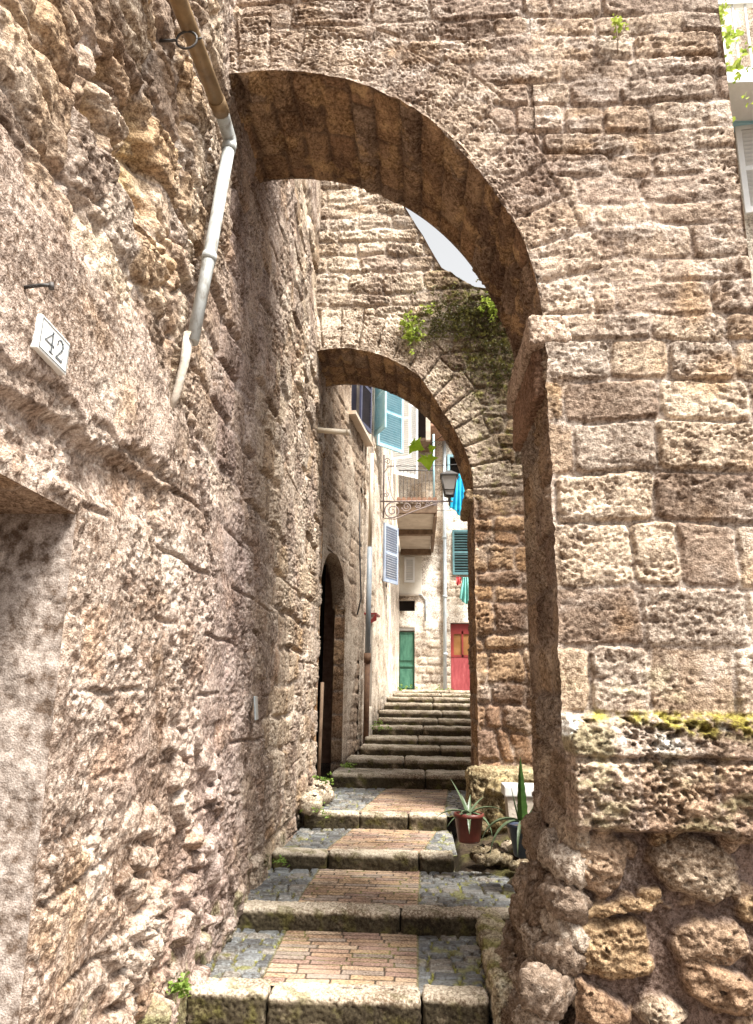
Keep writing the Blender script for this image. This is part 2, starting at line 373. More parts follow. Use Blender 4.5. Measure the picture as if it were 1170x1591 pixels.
# ------------------------------------------------------------------ the left wall
XL = -1.25
def left_h(y, z):
    """height of the left wall's face over the plane x = XL, and its colour"""
    rows = [-2.2, -1.6, -1.2, -.85, -.5, -.2, .1, .42, .75, 1.05, 1.4, 1.75, 2.1, 2.4, 2.75, 3.1, 3.42, 3.75, 4.1, 4.4, 4.75, 5.1, 5.4, 5.75, 6.1, 6.4, 6.8, 7.6]
    hb, cb, pits = masonry(y, z, rows, .3, .62, 11, TUFF, .055, .025, 1.25, .09, flush=.75, jn=.035)
    # lumpy rubble and broad hollows
    f1, f2, idn = worley(y * 2.6 + .35 * fbm(y * 3, z * 3, 3) + z * .5, z * 4.0 + .35 * fbm(y * 3, z * 3, 4), 5)
    lump = ss(.0, .16, f2 - f1) * (.6 + .5 * idn)
    up = ss(1.35, 1.8, z + .15 * fbm(y * 2, z * 2, 8)) * ss(4.1, 3.2, y)
    h = mix(hb, hb * .7, up) + up * (.04 * (lump - .6) + .035 * fbm(y * 1.8, z * 1.8, 12, 3) + .03 * fbm(y * 6, z * 6, 13, 4, .6) + .012 * ridge(y * 7, z * 9, 14, 3))
    col = cmix(cb, (.40, .27, .15), up * ss(.7, .95, idn) * .5)
    # roughcast render: pebbly, worn away in patches
    g1, g2, gi = worley(y * 26, z * 26, 21); k1, k2, _ = worley(y * 55, z * 55, 22)
    peb = .010 * ss(.75, .1, g1) * (.2 + 1.0 * gi) + .006 * ss(.7, .1, k1) + .026 * fbm(y * 17, z * 17, 23, 5, .72) + .03 * fbm(y * 4, z * 4, 24, 3)
    hol = ss(.1, .45, fbm(y * 5, z * 5, 25, 4, .6))
    peb = peb - .03 * hol
    cov = fbm(y * .9 + 3, z * .8, 31, 4, .55)
    low = ss(1.35, .75, z) * ss(6.5, 4.6, y)
    rc = np.clip(low + ss(.0, .25, cov + .1 * (y > 4.4)), 0, 1)
    rc = rc * (1 - up * .85)
    gro = ss(.018, .003, np.abs((z + .05 * fbm(y * 1.2, z, 26, 3)) / .34 - np.round((z + .05 * fbm(y * 1.2, z, 26, 3)) / .34)) * .34) * ss(-.1, .2, fbm(y * 1.5, z * 2, 27, 3)) * (y > 2.6)
    rough_ = .35 + 1.0 * ss(-.25, .3, fbm(y * 1.4 + 5, z * 1.2, 28, 4, .6))
    h = mix(h, peb * rough_ + .012 - .03 * gro, rc * .85)
    pc = np.asarray((.33, .265, .22), F) * (1 + .3 * fbm(y * 9, z * 9, 33, 4, .7))[..., None]
    pc = cmix(pc, (.54, .49, .435), ss(.1, .5, fbm(y * 18, z * 18, 34, 4, .7)))
    pc = cmix(pc, (.12, .07, .045), ss(.12, .38, fbm(y * 10, z * 10, 35, 5, .7)) * .85)
    pc = cmix(pc, (.34, .20, .11), ss(.1, .4, fbm(y * 2.5, z * 2.5, 36, 4)) * .4)
    col = mix(col, pc, (rc * .9)[..., None])
    # smoother plaster round the number plate, its lower edge broken off
    edge = z - (.93 + .10 * (y - 2.0)) + .10 * fbm(y * 3, z * .5, 41, 4, .6) + .04 * pn(y * 9, z * 3, 42)
    upper = 1.66 + .30 * fbm(y * 2.2, z * 1.5, 43, 5, .6) - .1 * (y - 2.2)
    pl = ss(0, .03, edge) * ss(-.05, .12, upper - z) * ss(3.75, 3.3, y + .3 * fbm(y * 2, z * 2, 44))
    hp = .034 + .014 * fbm(y * 6, z * 6, 45, 4) + .012 * fbm(y * 24, z * 24, 46, 5, .75)
    h = mix(h, hp, pl * .85)
    col = mix(col, (np.asarray((.40, .325, .275), F) * (1 + .45 * fbm(y * 20, z * 20, 47, 4, .7))[..., None]), (pl * .85)[..., None])
    # hood over the doorway: a hollow band under a ragged ledge that runs on to the right
    led = (.90 + .075 * (y - 2.0)) - z + .05 * fbm(y * 4, z, 51, 3)
    h = h - .055 * ss(0, .045, led) * ss(.30, .12, led) * ss(4.0, 3.2, y)
    # cracks
    for i, (a0, b0, a1, b1) in enumerate([(2.6, 2.6, 3.6, 1.5), (2.0, 2.9, 3.1, 1.75), (3.7, 1.5, 4.5, .6), (4.4, 2.6, 5.6, .9), (4.6, 3.3, 5.4, 2.2)]):
        dx, dz = a1 - a0, b1 - b0; ln = math.hypot(dx, dz); t = ((y - a0) * dx + (z - b0) * dz) / ln / ln
        d = np.abs((y - a0) * dz - (z - b0) * dx) / ln + .05 * fbm(y * 6, z * 6, 60 + i, 3)
        cr = ss(.03, .004, np.abs(d)) * ss(-.05, .05, t) * ss(1.05, .95, t)
        h = h - .04 * cr
    # yellow hollows, upper left
    yh = ss(.62, .25, np.hypot((y - 2.62) / .9, (z - 2.35) / .75)) * ss(.0, .4, fbm(y * 2.6, z * 3.0, 71, 3) + .12)
    h = h - .13 * yh; col = cmix(col, (.46, .32, .13), np.clip(yh * 1.3 - .3, 0, 1) * .5)
    # rubble low down: rounded stones standing out of the mortar
    r0 = np.exp(-(((y - 4.15) / .85) ** 2 + ((z + .95) / .75) ** 2) ** 1.5) + .45 * ss(-.9, -1.3, z) * ss(6.6, 5.4, y)
    r0 = np.clip(r0 * 1.15, 0, 1)
    wy = y + .05 * fbm(y * 4, z * 4, 81, 3); wz = z + .05 * fbm(y * 4, z * 4, 82, 3)
    f1, f2, idn = worley(wy * 4.6, wz * 6.2, 83); st = ss(.03, .36, f2 - f1) * ss(.25, .6, idn) * (.5 + .6 * idn)
    h = h + r0 * (.075 * st - .028 + .03 * fbm(y * 11, z * 11, 84, 4, .7))
    col = cmix(col, (.34, .27, .21), r0 * ss(.3, .7, st) * .5); col = cmix(col, (.20, .13, .085), r0 * ss(.3, .1, st) * .65)
    col = stain(col, y, z, 90, .8)
    # shade beneath the first arch painted as a violet-brown tone, pale plaster streak by the downpipe, moss at the foot
    col = cmix(col, (.30, .24, .235), .45 * np.exp(-((y - 4.9) / .75) ** 2))
    pale = np.exp(-((y - 3.52) / .07) ** 2) * ss(1.6, 2.0, z) * ss(3.3, 3.0, z) + .6 * ss(5.6, 6.4, y) * ss(.0, .3, fbm(y * 1.5, z * 1.2, 95, 3) + .15)  # far term paints the light falling between the arches as paler patches
    col = cmix(col, (.58, .50, .40), np.clip(pale, 0, 1) * .6)
    col = cmix(col, MOSS, ss(.1, .4, fbm(y * 5, z * 5, 97, 4) + .5 * ss(-1.2, -1.7, z) - .15) * ss(-.9, -1.5, z) * .6)
    # die out at the doorway's edge
    e_ = np.maximum(y - 2.57, z - .63)
    h = h * ss(0, .05, np.where((e_ >= 0), e_, 0)) if True else h
    return h, col
wall = empty('stone_wall', (XL, 4, -1.7), 'tall rough stone and plaster wall on the left with a recessed doorway', 'wall')
ys = np.concatenate([geo(1.2, 2.57, .012, .006)[:-1], geo(2.57, 5.2, .0065, .011)[:-1], geo(5.2, 9.45, .012, .022)])
zs = np.concatenate([lin(-2.0, .63, .0075)[:-1], lin(.63, 3.2, .008)[:-1], geo(3.2, 5.2, .010, .018)[:-1], geo(5.2, 7.2, .03, .06)])
U, V, P = plane(ys, zs, (XL, 0, 0), (0, 1, 0), (0, 0, 1))
h, col = left_h(U, V)
P[..., 0] += h
yc = (ys[:-1] + ys[1:]) / 2; zc = (zs[:-1] + zs[1:]) / 2
mask = ~((yc[:, None] < 2.57) & (zc[None, :] < .63))
G = Grid(); G.add(P, col, mask=mask)
# coarse continuation towards and behind the camera
U, V, P = plane(lin(-2.5, 1.2, .05), zs[::4], (XL, 0, 0), (0, 1, 0), (0, 0, 1)); G.add(P + np.array([.0, 0, 0], F), np.asarray((.42, .35, .29), F), mask=~((yc[:1] < 0)[:, None] | np.zeros((len(lin(-2.5, 1.2, .05)) - 1, len(zs[::4]) - 1), bool)))
# broken end of the wall beyond the second arch
U, V, P = plane(lin(-.5, 0, .02), zs[::2], (XL, 9.45, 0), (1, 0, 0), (0, 0, 1)); hh, cc, _ = masonry(U, V, np.arange(-3, 8, .3), .3, .5, 15, ORANGE)
P[..., 1] += hh * ss(0, -.05, U); G.add(P, cc)
o = G.build('wall_face', STONE); keep(o, wall)
# far jamb of the doorway and its lintel soffit, plastered
def plaster(u, v, s):
    h = .014 * fbm(u * 5, v * 5, s, 4) + .004 * fbm(u * 40, v * 40, s + 1, 3, .7)
    col = np.asarray((.44, .375, .33), F) * (1 + .12 * fbm(u * 7, v * 7, s + 2, 4, .7))[..., None]
    n = fbm(u * 30, v * 18, s + 4, 4, .65); h = h - .006 * ss(.3, .45, n); return h, cmix(col, (.22, .17, .14), ss(.32, .5, n) * .8)
G = Grid(); U, V, P = plane(lin(-.75, 0, .012), lin(-2, .63, .008), (XL, 2.57, 0), (1, 0, 0), (0, 0, 1))
h, cc = plaster(U, V, 200); P[..., 1] -= h * ss(0, -.03, U) * ss(.63, .6, V)
G.add(P, cc); keep(G.build('door_jamb', RENDER), wall)
G = Grid(); U, V, P = plane(lin(-.75, 0, .012), lin(1.2, 2.57, .012), (XL, 0, .63), (1, 0, 0), (0, 1, 0))
h, cc, _ = masonry(U, V, np.arange(-1, 5, .4), .5, .9, 203, ORANGE); P[..., 2] += h * .6 * ss(0, -.03, U) * ss(2.57, 2.5, V)
G.add(P, cmix(cc, (.30, .22, .16), np.full(U.shape, .5, F)), flip=True); keep(G.build('door_lintel', STONE), wall)
m = MB(); m.box((XL - .80, 1.0, -2), (XL - .74, 2.6, .65)); m.build('door', M['wood'], wall)
m = MB(); m.box((XL - .9, -2.5, -2), (XL - .82, 9.3, 7.2)); m.box((XL - .8, -2.5, 7.2), (XL + .05, 9.44, 7.26)); m.build('wall_core', M['conc'], wall)

# ------------------------------------------------------------------ the two arches
def archway(root, yf, yb, cx, a, zs_, b, xr, topf, faceh, step, seed, P_=TUFF, zbot=-2.0, sof=ORANGE):
    xj = cx + a; xl = XL - .06
    def wobx(z): return (.022 * fbm(z * 5, z * 0 + 3.3, seed + 70, 5, .6) + .012 * np.abs(pn(z * 14, z * 0, seed + 71))) * ss(zs_, zs_ - .1, z)
    t0 = math.asin((xl - cx) / a)
    nth = int(a * (math.pi / 2 - t0) * 1.05 / step)
    th = np.linspace(t0, math.pi / 2, nth).astype(F)
    xs = cx + a * np.sin(th); az = zs_ + b * np.cos(th)
    # worn rim of the arch
    wob = .018 * fbm(th * 9, th * 0 + 2.2, seed, 4, .6) + .010 * pn(th * 2 * 9, th * 0, seed + 1)
    az = az - wob * np.sin(th + .9) * ss(math.pi / 2, 1.4, th)
    nt_ = int((topf(0) - zs_) / step * .8); t = (np.linspace(0, 1, nt_) ** 1.1).astype(F)
    tp = topf(xs)
    xu = np.linspace(xl, xj, len(xs)).astype(F); kx = ss(0, .22, t)[None]
    X = xs[:, None] * (1 - kx) + xu[:, None] * kx; Z = az[:, None] + t[None] * (topf(X) - az[:, None])
    xs2 = np.concatenate([[xj], geo(xj, xr, step, step * 1.3)[1:]]).astype(F)
    X2 = np.repeat(xs2[:, None], nt_, 1); Z2 = zs_ + t[None] * (topf(xs2) - zs_)[:, None]
    zl = lin(zbot, zs_, step); X3, Z3 = np.meshgrid(xs2, zl, indexing='ij')
    G = Grid()
    for (A, B, fade) in ((X, Z, 1), (X2, Z2, 0), (X3, Z3, 2)):
        h, c = faceh(A, B)
        if fade == 1: fd = ss(0, .045, B - az[:, None]) * .92 + .08
        elif fade == 2: fd = ss(0, .04, A - xj) * .9 + .1
        else: fd = np.ones_like(A); fd = fd * mix(ss(0, .045, A - xj) * .9 + .1, 1.0, ss(zs_, zs_ + .04, B))
        wx_ = 0 if fade == 1 else wobx(B) * ss(.07, 0, A - xj)
        Pp = np.stack([A + wx_, yf - h * fd, B], -1).astype(F); G.add(Pp, c)
    keep(G.build('wall_face', STONE), root)
    # soffit: cut stones across, joints along the barrel
    ysv = lin(yf, yb, step * 1.1); TH, Y = np.meshgrid(th, ysv, indexing='ij')
    arc = TH * (a + b) / 2
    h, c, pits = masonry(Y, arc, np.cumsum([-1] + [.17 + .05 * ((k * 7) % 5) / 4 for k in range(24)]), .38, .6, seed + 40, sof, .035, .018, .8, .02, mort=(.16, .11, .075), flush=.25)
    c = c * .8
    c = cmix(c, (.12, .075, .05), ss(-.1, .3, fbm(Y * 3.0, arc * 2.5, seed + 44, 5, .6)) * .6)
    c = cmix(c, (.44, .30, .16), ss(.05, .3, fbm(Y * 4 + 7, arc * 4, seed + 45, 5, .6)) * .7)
    fd = ss(yf, yf + .05, Y)
    azz = np.repeat(az[:, None], len(ysv), 1) * (1 - ss(yf, yf + .12, Y)) + (zs_ + b * np.cos(TH)) * ss(yf, yf + .12, Y)
    hx = h * fd * np.sin(TH); hz = h * fd * np.cos(TH)
    rimy = Y - 0 * Y
    h0, _ = faceh(xs[:, None], az[:, None]); rimy[:, 0] = yf - h0[:, 0] * .08
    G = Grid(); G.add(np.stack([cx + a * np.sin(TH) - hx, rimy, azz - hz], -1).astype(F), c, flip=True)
    keep(G.build('arch_soffit', STONE), root)
    # jamb face of the pier
    Yj, Zj = np.meshgrid(ysv, zl, indexing='ij')
    h, c, _ = masonry(Yj, Zj, np.arange(-2.3, 3.2, .29), .3, .55, seed + 60, P_, .03, .02, 1.5)
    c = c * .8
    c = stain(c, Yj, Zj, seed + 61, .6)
    rimy = Yj - 0 * Yj; h0, _ = faceh(np.full((1, len(zl)), xj, F), zl[None]); rimy[0] = yf - h0[0] * .1
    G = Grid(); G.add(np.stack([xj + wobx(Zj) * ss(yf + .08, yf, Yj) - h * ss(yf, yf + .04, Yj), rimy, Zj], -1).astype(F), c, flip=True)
    keep(G.build('pier_jamb', STONE), root)
    # plain back, top and end
    G = Grid(); n = 40
    thb = np.linspace(t0, math.pi / 2, n).astype(F); xb = cx + a * np.sin(thb); zb = zs_ + b * np.cos(thb); tt = np.linspace(0, 1, 8).astype(F)
    c0 = np.asarray((.38, .30, .23), F)
    G.add(np.stack([np.repeat(xb[:, None], 8, 1), np.full((n, 8), yb), zb[:, None] + tt[None] * (topf(xb) - zb)[:, None]], -1).astype(F), c0, flip=True)
    xc = np.linspace(xj, xr, 20).astype(F)
    G.add(np.stack([np.repeat(xc[:, None], 8, 1), np.full((20, 8), yb), zs_ + tt[None] * (topf(xc) - zs_)[:, None]], -1).astype(F), c0, flip=True)
    G.add(np.stack([np.repeat(xc[:, None], 8, 1), np.full((20, 8), yb), zbot + np.repeat(tt[None], 20, 0) * (zs_ - zbot)], -1).astype(F), c0, flip=True)
    xt = np.linspace(xl, xr, 60).astype(F); G.add(np.stack([np.stack([xt, np.full(60, yf - .02), topf(xt)], -1), np.stack([xt, np.full(60, yb), topf(xt)], -1)], 1).astype(F), c0, flip=True)
    zt = np.linspace(zbot, float(topf(np.array([xr]))[0]), 20).astype(F); G.add(np.stack([np.stack([np.full(20, xr), np.full(20, yf), zt], -1), np.stack([np.full(20, xr), np.full(20, yb), zt], -1)], 1).astype(F), c0)
    keep(G.build('rear_face', STONE), root)

def ring(x, z, cx, a, zs_, b, th_, seed, wid=.21):
    """voussoirs round an arch: (inside mask, distance to stone edge, id)"""
    rho = np.sqrt(((x - cx) / a) ** 2 + ((z - zs_) / b) ** 2); r = (rho - 1) * (a + b) / 2
    ang = np.arctan2((x - cx) / a, (z - zs_) / b) * (a + b) / 2
    k = np.floor(ang / wid + .3 * 0); fr = (ang / wid - k) * wid
    idn = _h(k.astype(np.int32), k.astype(np.int32) * 0, seed)
    lim = th_ * (.8 + .5 * idn)
    d = np.minimum(np.minimum(fr, wid - fr), lim - r)
    ins = ss(-.01, .01, lim - r) * ss(zs_ - .05, zs_ + .25, z)
    return ins, d + .015 * fbm(x * 8, z * 8, seed + 3, 3), idn

# ---- first arch
A1 = dict(yf=3.95, yb=5.0, cx=-.98, a=1.71, zs_=2.0, b=1.95)
rows1 = [-2.4, -2.0, -1.55, -1.1, -.62, -.27, -.08, .26, .57, .92, 1.2, 1.5, 1.75, 2.0, 2.17, 2.38, 2.53, 2.75, 2.9, 3.1, 3.27, 3.42, 3.62, 3.8, 3.95, 4.15, 4.3, 4.5, 4.7, 4.9, 5.1, 5.35, 5.6, 6.2]
def face1(x, z):
    x = np.asarray(x, F) + 0 * z; z = np.asarray(z, F) + 0 * x
    h, c, pits = masonry(x, z, rows1, .22, .62, 301, TUFF, .030, .011, .8, .036, flush=.8)
    top = ss(1.9, 2.3, z)
    # upper part: thinner, layered, more worn
    sm_ = ss(-.1, .3, fbm(x * 1.5 + 3, z * 1.9, 312, 4, .6)) * top
    h = mix(h, .006 + .018 * fbm(x * 7, z * 9, 313, 5, .68) + .012 * fbm(x * 2, z * 2, 314, 3), sm_ * .7)
    h = h + top * (1 - .5 * sm_) * (.016 * ridge(x * 1.6, z * 7, 310, 4, .55) - .010 + .022 * fbm(x * 1.6, z * 3.5, 311, 4))
    ins, d, idn = ring(x, z, A1['cx'], A1['a'], A1['zs_'], A1['b'], .34, 320)
    s, _ = spongy(x, z, 330, .9, 1.2)
    hv = mix(-.02, .008 * (idn - .5), ss(.002, .02, d)) + s
    h = mix(h, hv, ins * .85); c = mix(c, cmix(pal(idn, TUFF), (.5, .43, .36), ss(.02, .0, d)), (ins * .7)[..., None])
    c = cmix(c, (.37, .29, .235), top * .45)
    c = stain(c, x, z, 340, 1.0)
    c = cmix(c, (.50, .44, .39), top * ss(.05, .4, fbm(x * 3.2, z * 5, 345, 4, .6)) * .55)
    # impost course proud of the face
    # ledge (moss on its slope), heavy eroded course under it, rubble below
    led = ss(.02, -.02, z + .08 + .012 * fbm(x * 5, z, 350, 3))
    slope = np.clip((-.08 - z) / .19, 0, 1)
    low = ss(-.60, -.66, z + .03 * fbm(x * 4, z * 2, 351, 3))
    pro = led * (.035 + .085 * slope)
    sp2, _ = spongy(x * 1.0, z * 1.0, 352, 2.1, 1.0)
    f1, f2, i2 = worley(x * 16, z * 20, 353)
    blk = pro + led * (1.0 * sp2 + .012 * ss(.1, .6, f1)) + led * .05 * fbm(x * 3, z * 4, 354, 4) - led * .05 * ss(.03, .0, np.abs(z + .29 + .02 * fbm(x * 3, z, 379, 3)))
    h = mix(h, h * .25 + blk, led)
    # rubble
    wx = x + .05 * fbm(x * 4, z * 4, 355, 3); wz = z + .05 * fbm(x * 4, z * 4, 356, 3)
    big = np.zeros_like(x); gi = np.full_like(x, .5)
    for n_, (sx, sy, sw, sh) in enumerate(((945, 1475, 78, 54), (928, 1342, 54, 56), (1085, 1350, 78, 48), (960, 1410, 84, 12), (1100, 1462, 62, 40), (1118, 1535, 68, 36), (1040, 1297, 36, 15), (890, 1300, 26, 26), (925, 1565, 60, 26), (1145, 1300, 42, 20), (1025, 1570, 42, 26), (1180, 1420, 40, 26), (1200, 1500, 44, 40), (880, 1545, 30, 30), (1010, 1385, 22, 12))):
        c_ = on(sx, sy, 1, 3.95); k_ = .0031; an = .35 * math.sin(n_ * 2.3)
        du_, dv_ = wx - c_.x, wz - c_.z; a_ = (du_ * math.cos(an) + dv_ * math.sin(an)) / (sw * k_ * .88); b_ = (dv_ * math.cos(an) - du_ * math.sin(an)) / (sh * k_ * .88)
        r_ = (np.abs(a_) ** 2.6 + np.abs(b_) ** 2.6) ** (1 / 2.6) + .22 * fbm(x * 6, z * 8, 880 + n_, 4, .6)
        s_ = np.sqrt(np.clip(1 - r_ ** 3.2, 0, 1)) * (.8 + .35 * fbm(x * 5 + n_, z * 7, 890 + n_, 4, .65) + .12 * ridge(x * 6, z * 9 + n_, 895, 3)); m_ = s_ > big; big = np.where(m_, s_, big); gi = np.where(m_, (n_ * .37) % 1, gi)
    q1, q2, qi = worley(wx * 6.5, wz * 9, 358)
    sm = ss(.1, .5, q2 - q1) * (qi > .62) * (1 - big)
    hr = -.055 + .13 * big * (.75 + .4 * gi) + .035 * sm + (.25 + big) * .6 * sp2 + .022 * fbm(x * 14, z * 14, 359, 5, .7) + .03 * fbm(x * 3, z * 3, 360, 3)
    h = mix(h, hr, low)
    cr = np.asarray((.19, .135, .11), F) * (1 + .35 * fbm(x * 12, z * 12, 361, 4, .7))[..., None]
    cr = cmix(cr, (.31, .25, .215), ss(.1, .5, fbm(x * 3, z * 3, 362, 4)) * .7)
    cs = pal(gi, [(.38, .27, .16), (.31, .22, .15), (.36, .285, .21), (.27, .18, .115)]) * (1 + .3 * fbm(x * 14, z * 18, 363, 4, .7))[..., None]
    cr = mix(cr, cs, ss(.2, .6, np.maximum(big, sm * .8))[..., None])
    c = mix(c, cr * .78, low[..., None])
    # yellow-green moss on the ledge's slope, grey lichen and algae below it
    mo = ss(-.06, -.09, z) * ss(-.155, -.12, z - .045 * np.clip((x - 1.0) * 1.5, -.6, 1.2) * -1 + .0) 
    mz = -.11 - .07 * ss(.9, 1.5, x) + .03 * fbm(x * 6, z * 3, 371, 3)
    mo = ss(-.045, -.075, z) * ss(mz - .02, mz + .02, z) * ss(-.15, .1, fbm(x * 3.4, z * 2, 372, 3) + .5 * ss(.9, 1.25, x) - .17)
    c = cmix(c, (.23, .205, .03), mo * ss(-.35, .1, fbm(x * 16, z * 16, 378, 4, .7)) * .9); h = h + mo * (.012 + .01 * fbm(x * 40, z * 40, 373, 3, .7))
    al = led * (1 - low) * ss(-.05, .35, fbm(x * 4, z * 7, 374, 4, .6)) * (1 - mo)
    c = cmix(c, (.16, .14, .075), al * .75)
    li = led * ss(-.30, -.2, z) * ss(.15, .3, fbm(x * 5 + 2.4, z * 5, 376, 3)) * (1 - mo); c = cmix(c, (.62, .62, .58), li * .8)
    gr = ss(.28, .0, z) * (1 - led) * ss(.0, .4, fbm(x * 3, z * 5, 377, 4)); c = cmix(c, (.42, .38, .24), gr * .6)
    return h, c
arch1 = empty('stone_archway', (1.2, 4.45, -1.7), 'nearest and largest weathered stone archway with a mossy ledge on its right pier', 'archway')
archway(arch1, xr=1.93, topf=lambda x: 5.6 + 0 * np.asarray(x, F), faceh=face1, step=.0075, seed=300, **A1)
def stone_block(size, loc, seed, r=.02, amp=.01, step=.015, colf=None, rot=0.0, base=(.45, .38, .30), rough=.9, G=None):
    """worn block: rounded box pushed about by noise"""
    hx, hy, hz = [s / 2 for s in size]; own = G is None
    if own: G = Grid()
    for ax in range(3):
        for sg in (-1, 1):
            o1, o2 = [(1, 2), (2, 0), (0, 1)][ax]; H = (hx, hy, hz)
            u = lin(-H[o1], H[o1], step); v = lin(-H[o2], H[o2], step); A, B = np.meshgrid(u, v, indexing='ij')
            P = np.zeros(A.shape + (3,), F); P[..., o1] = A; P[..., o2] = B; P[..., ax] = sg * H[ax]
            rr = min(r, hx * .95, hy * .95, hz * .95); Hi = np.array([hx - rr, hy - rr, hz - rr], F)
            Pi = np.clip(P, -Hi, Hi); D = P - Pi; n = np.linalg.norm(D, axis=-1, keepdims=True) + 1e-6; D = D / n
            q = P[..., 0] + P[..., 1] * .73 + seed * 3.7; q2 = P[..., 2] + P[..., 1] * .61 + seed * 1.9
            d = amp * (fbm(q * 6, q2 * 6, seed, 4, .6) + .5 * fbm(q * 25, q2 * 25, seed + 3, 3, .6))
            f1, _, _ = worley(q * 28, q2 * 28, seed + 5); d = d - amp * .8 * ss(.3, .1, f1)
            Pn = Pi + D * (rr + d[..., None])
            col = np.asarray(base, F) * (1 + .35 * fbm(q * 12, q2 * 12, seed + 7, 4, .7))[..., None]
            if colf: col = colf(col, P, q, q2)
            c, s = math.cos(rot), math.sin(rot)
            Pw = np.stack([Pn[..., 0] * c - Pn[..., 1] * s + loc[0], Pn[..., 0] * s + Pn[..., 1] * c + loc[1], Pn[..., 2] + loc[2]], -1)
            G.add(Pw, col, np.full(A.shape, rough, F), flip=(sg < 0))
    return G
G = stone_block((.24, 1.16, .19), (.76, 4.52, 2.07), 5, .03, .02, .012, base=(.42, .33, .26), G=None)
keep(G.build('impost', STONE), arch1)
G = Grid()
stone_block((.13, 1.0, .30), (.735, 4.52, 1.83), 8, .02, .012, .015, base=(.24, .15, .10), G=G); keep(G.build('impost_corbel', STONE), arch1)
# rubble foot of the first pier, bulging into the passage
rg = random.Random(4); foot = Grid()
def boulder(G, c, s, seed, base=(.42, .34, .26), n=46, amp=.2, e_=.75):
    th = np.linspace(0, 2 * math.pi, n).astype(F); ph = np.linspace(.0, math.pi, n // 2).astype(F); T, Ph = np.meshgrid(th, ph, indexing='ij')
    def pw(a_, e): return np.sign(a_) * np.abs(a_) ** e
    X = pw(np.cos(T), e_) * pw(np.sin(Ph), e_); Y = pw(np.sin(T), e_) * pw(np.sin(Ph), e_); Z = pw(np.cos(Ph), e_)
    a_ = X * 1.7 + Z * .9 + seed * 5.1; b_ = Y * 1.7 - Z * 1.1 + seed * 2.3
    k = 1 + amp * fbm(a_, b_, seed, 5, .62) * 1.3 + amp * .35 * ridge(a_ * 2.2, b_ * 2.2, seed + 4, 3)
    rr = random.Random(seed); R_ = np.array(Matrix.Rotation(rr.uniform(-.5, .5), 3, 'Y') @ Matrix.Rotation(rr.uniform(0, 3), 3, 'Z'), F)
    P = np.stack([X * k * s[0], Y * k * s[1], Z * k * s[2]], -1) @ R_.T + np.asarray(c, F)
    col = np.asarray(base, F) * (1 + .4 * fbm(a_ * 5, b_ * 5, seed + 9, 4, .7))[..., None]
    col = cmix(col, (.54, .49, .43), ss(.15, .5, fbm(a_ * 2, b_ * 2, seed + 11, 4)) * .4)
    G.add(P.astype(F), col, flip=True)
i = 0
for zz in np.arange(-1.75, -.72, .135):
    for yy in np.arange(3.98, 4.95, .2):
        i += 1; out = .02 + .20 * ss(-.8, -1.7, np.float32(zz)) 
        boulder(foot, (.77 - out + rg.uniform(-.03, .03), yy + rg.uniform(-.05, .05), zz + rg.uniform(-.03, .03)), (rg.uniform(.08, .12), rg.uniform(.09, .13), rg.uniform(.07, .12)), 500 + i, rg.choice([(.26, .205, .155), (.20, .15, .11), (.32, .27, .22), (.16, .12, .09)]), 56, .3)
U, V, P = plane(lin(3.97, 5.0, .02), lin(-2, -.7, .02), (.68, 0, 0), (0, 1, 0), (0, 0, 1)); P[..., 0] -= -.04 + .12 * ss(-.8, -1.7, V) + .02 * fbm(U * 6, V * 6, 3, 3); foot.add(P, np.asarray((.2, .15, .12), F), flip=True)
keep(foot.build('rubble_foot', STONE), arch1)

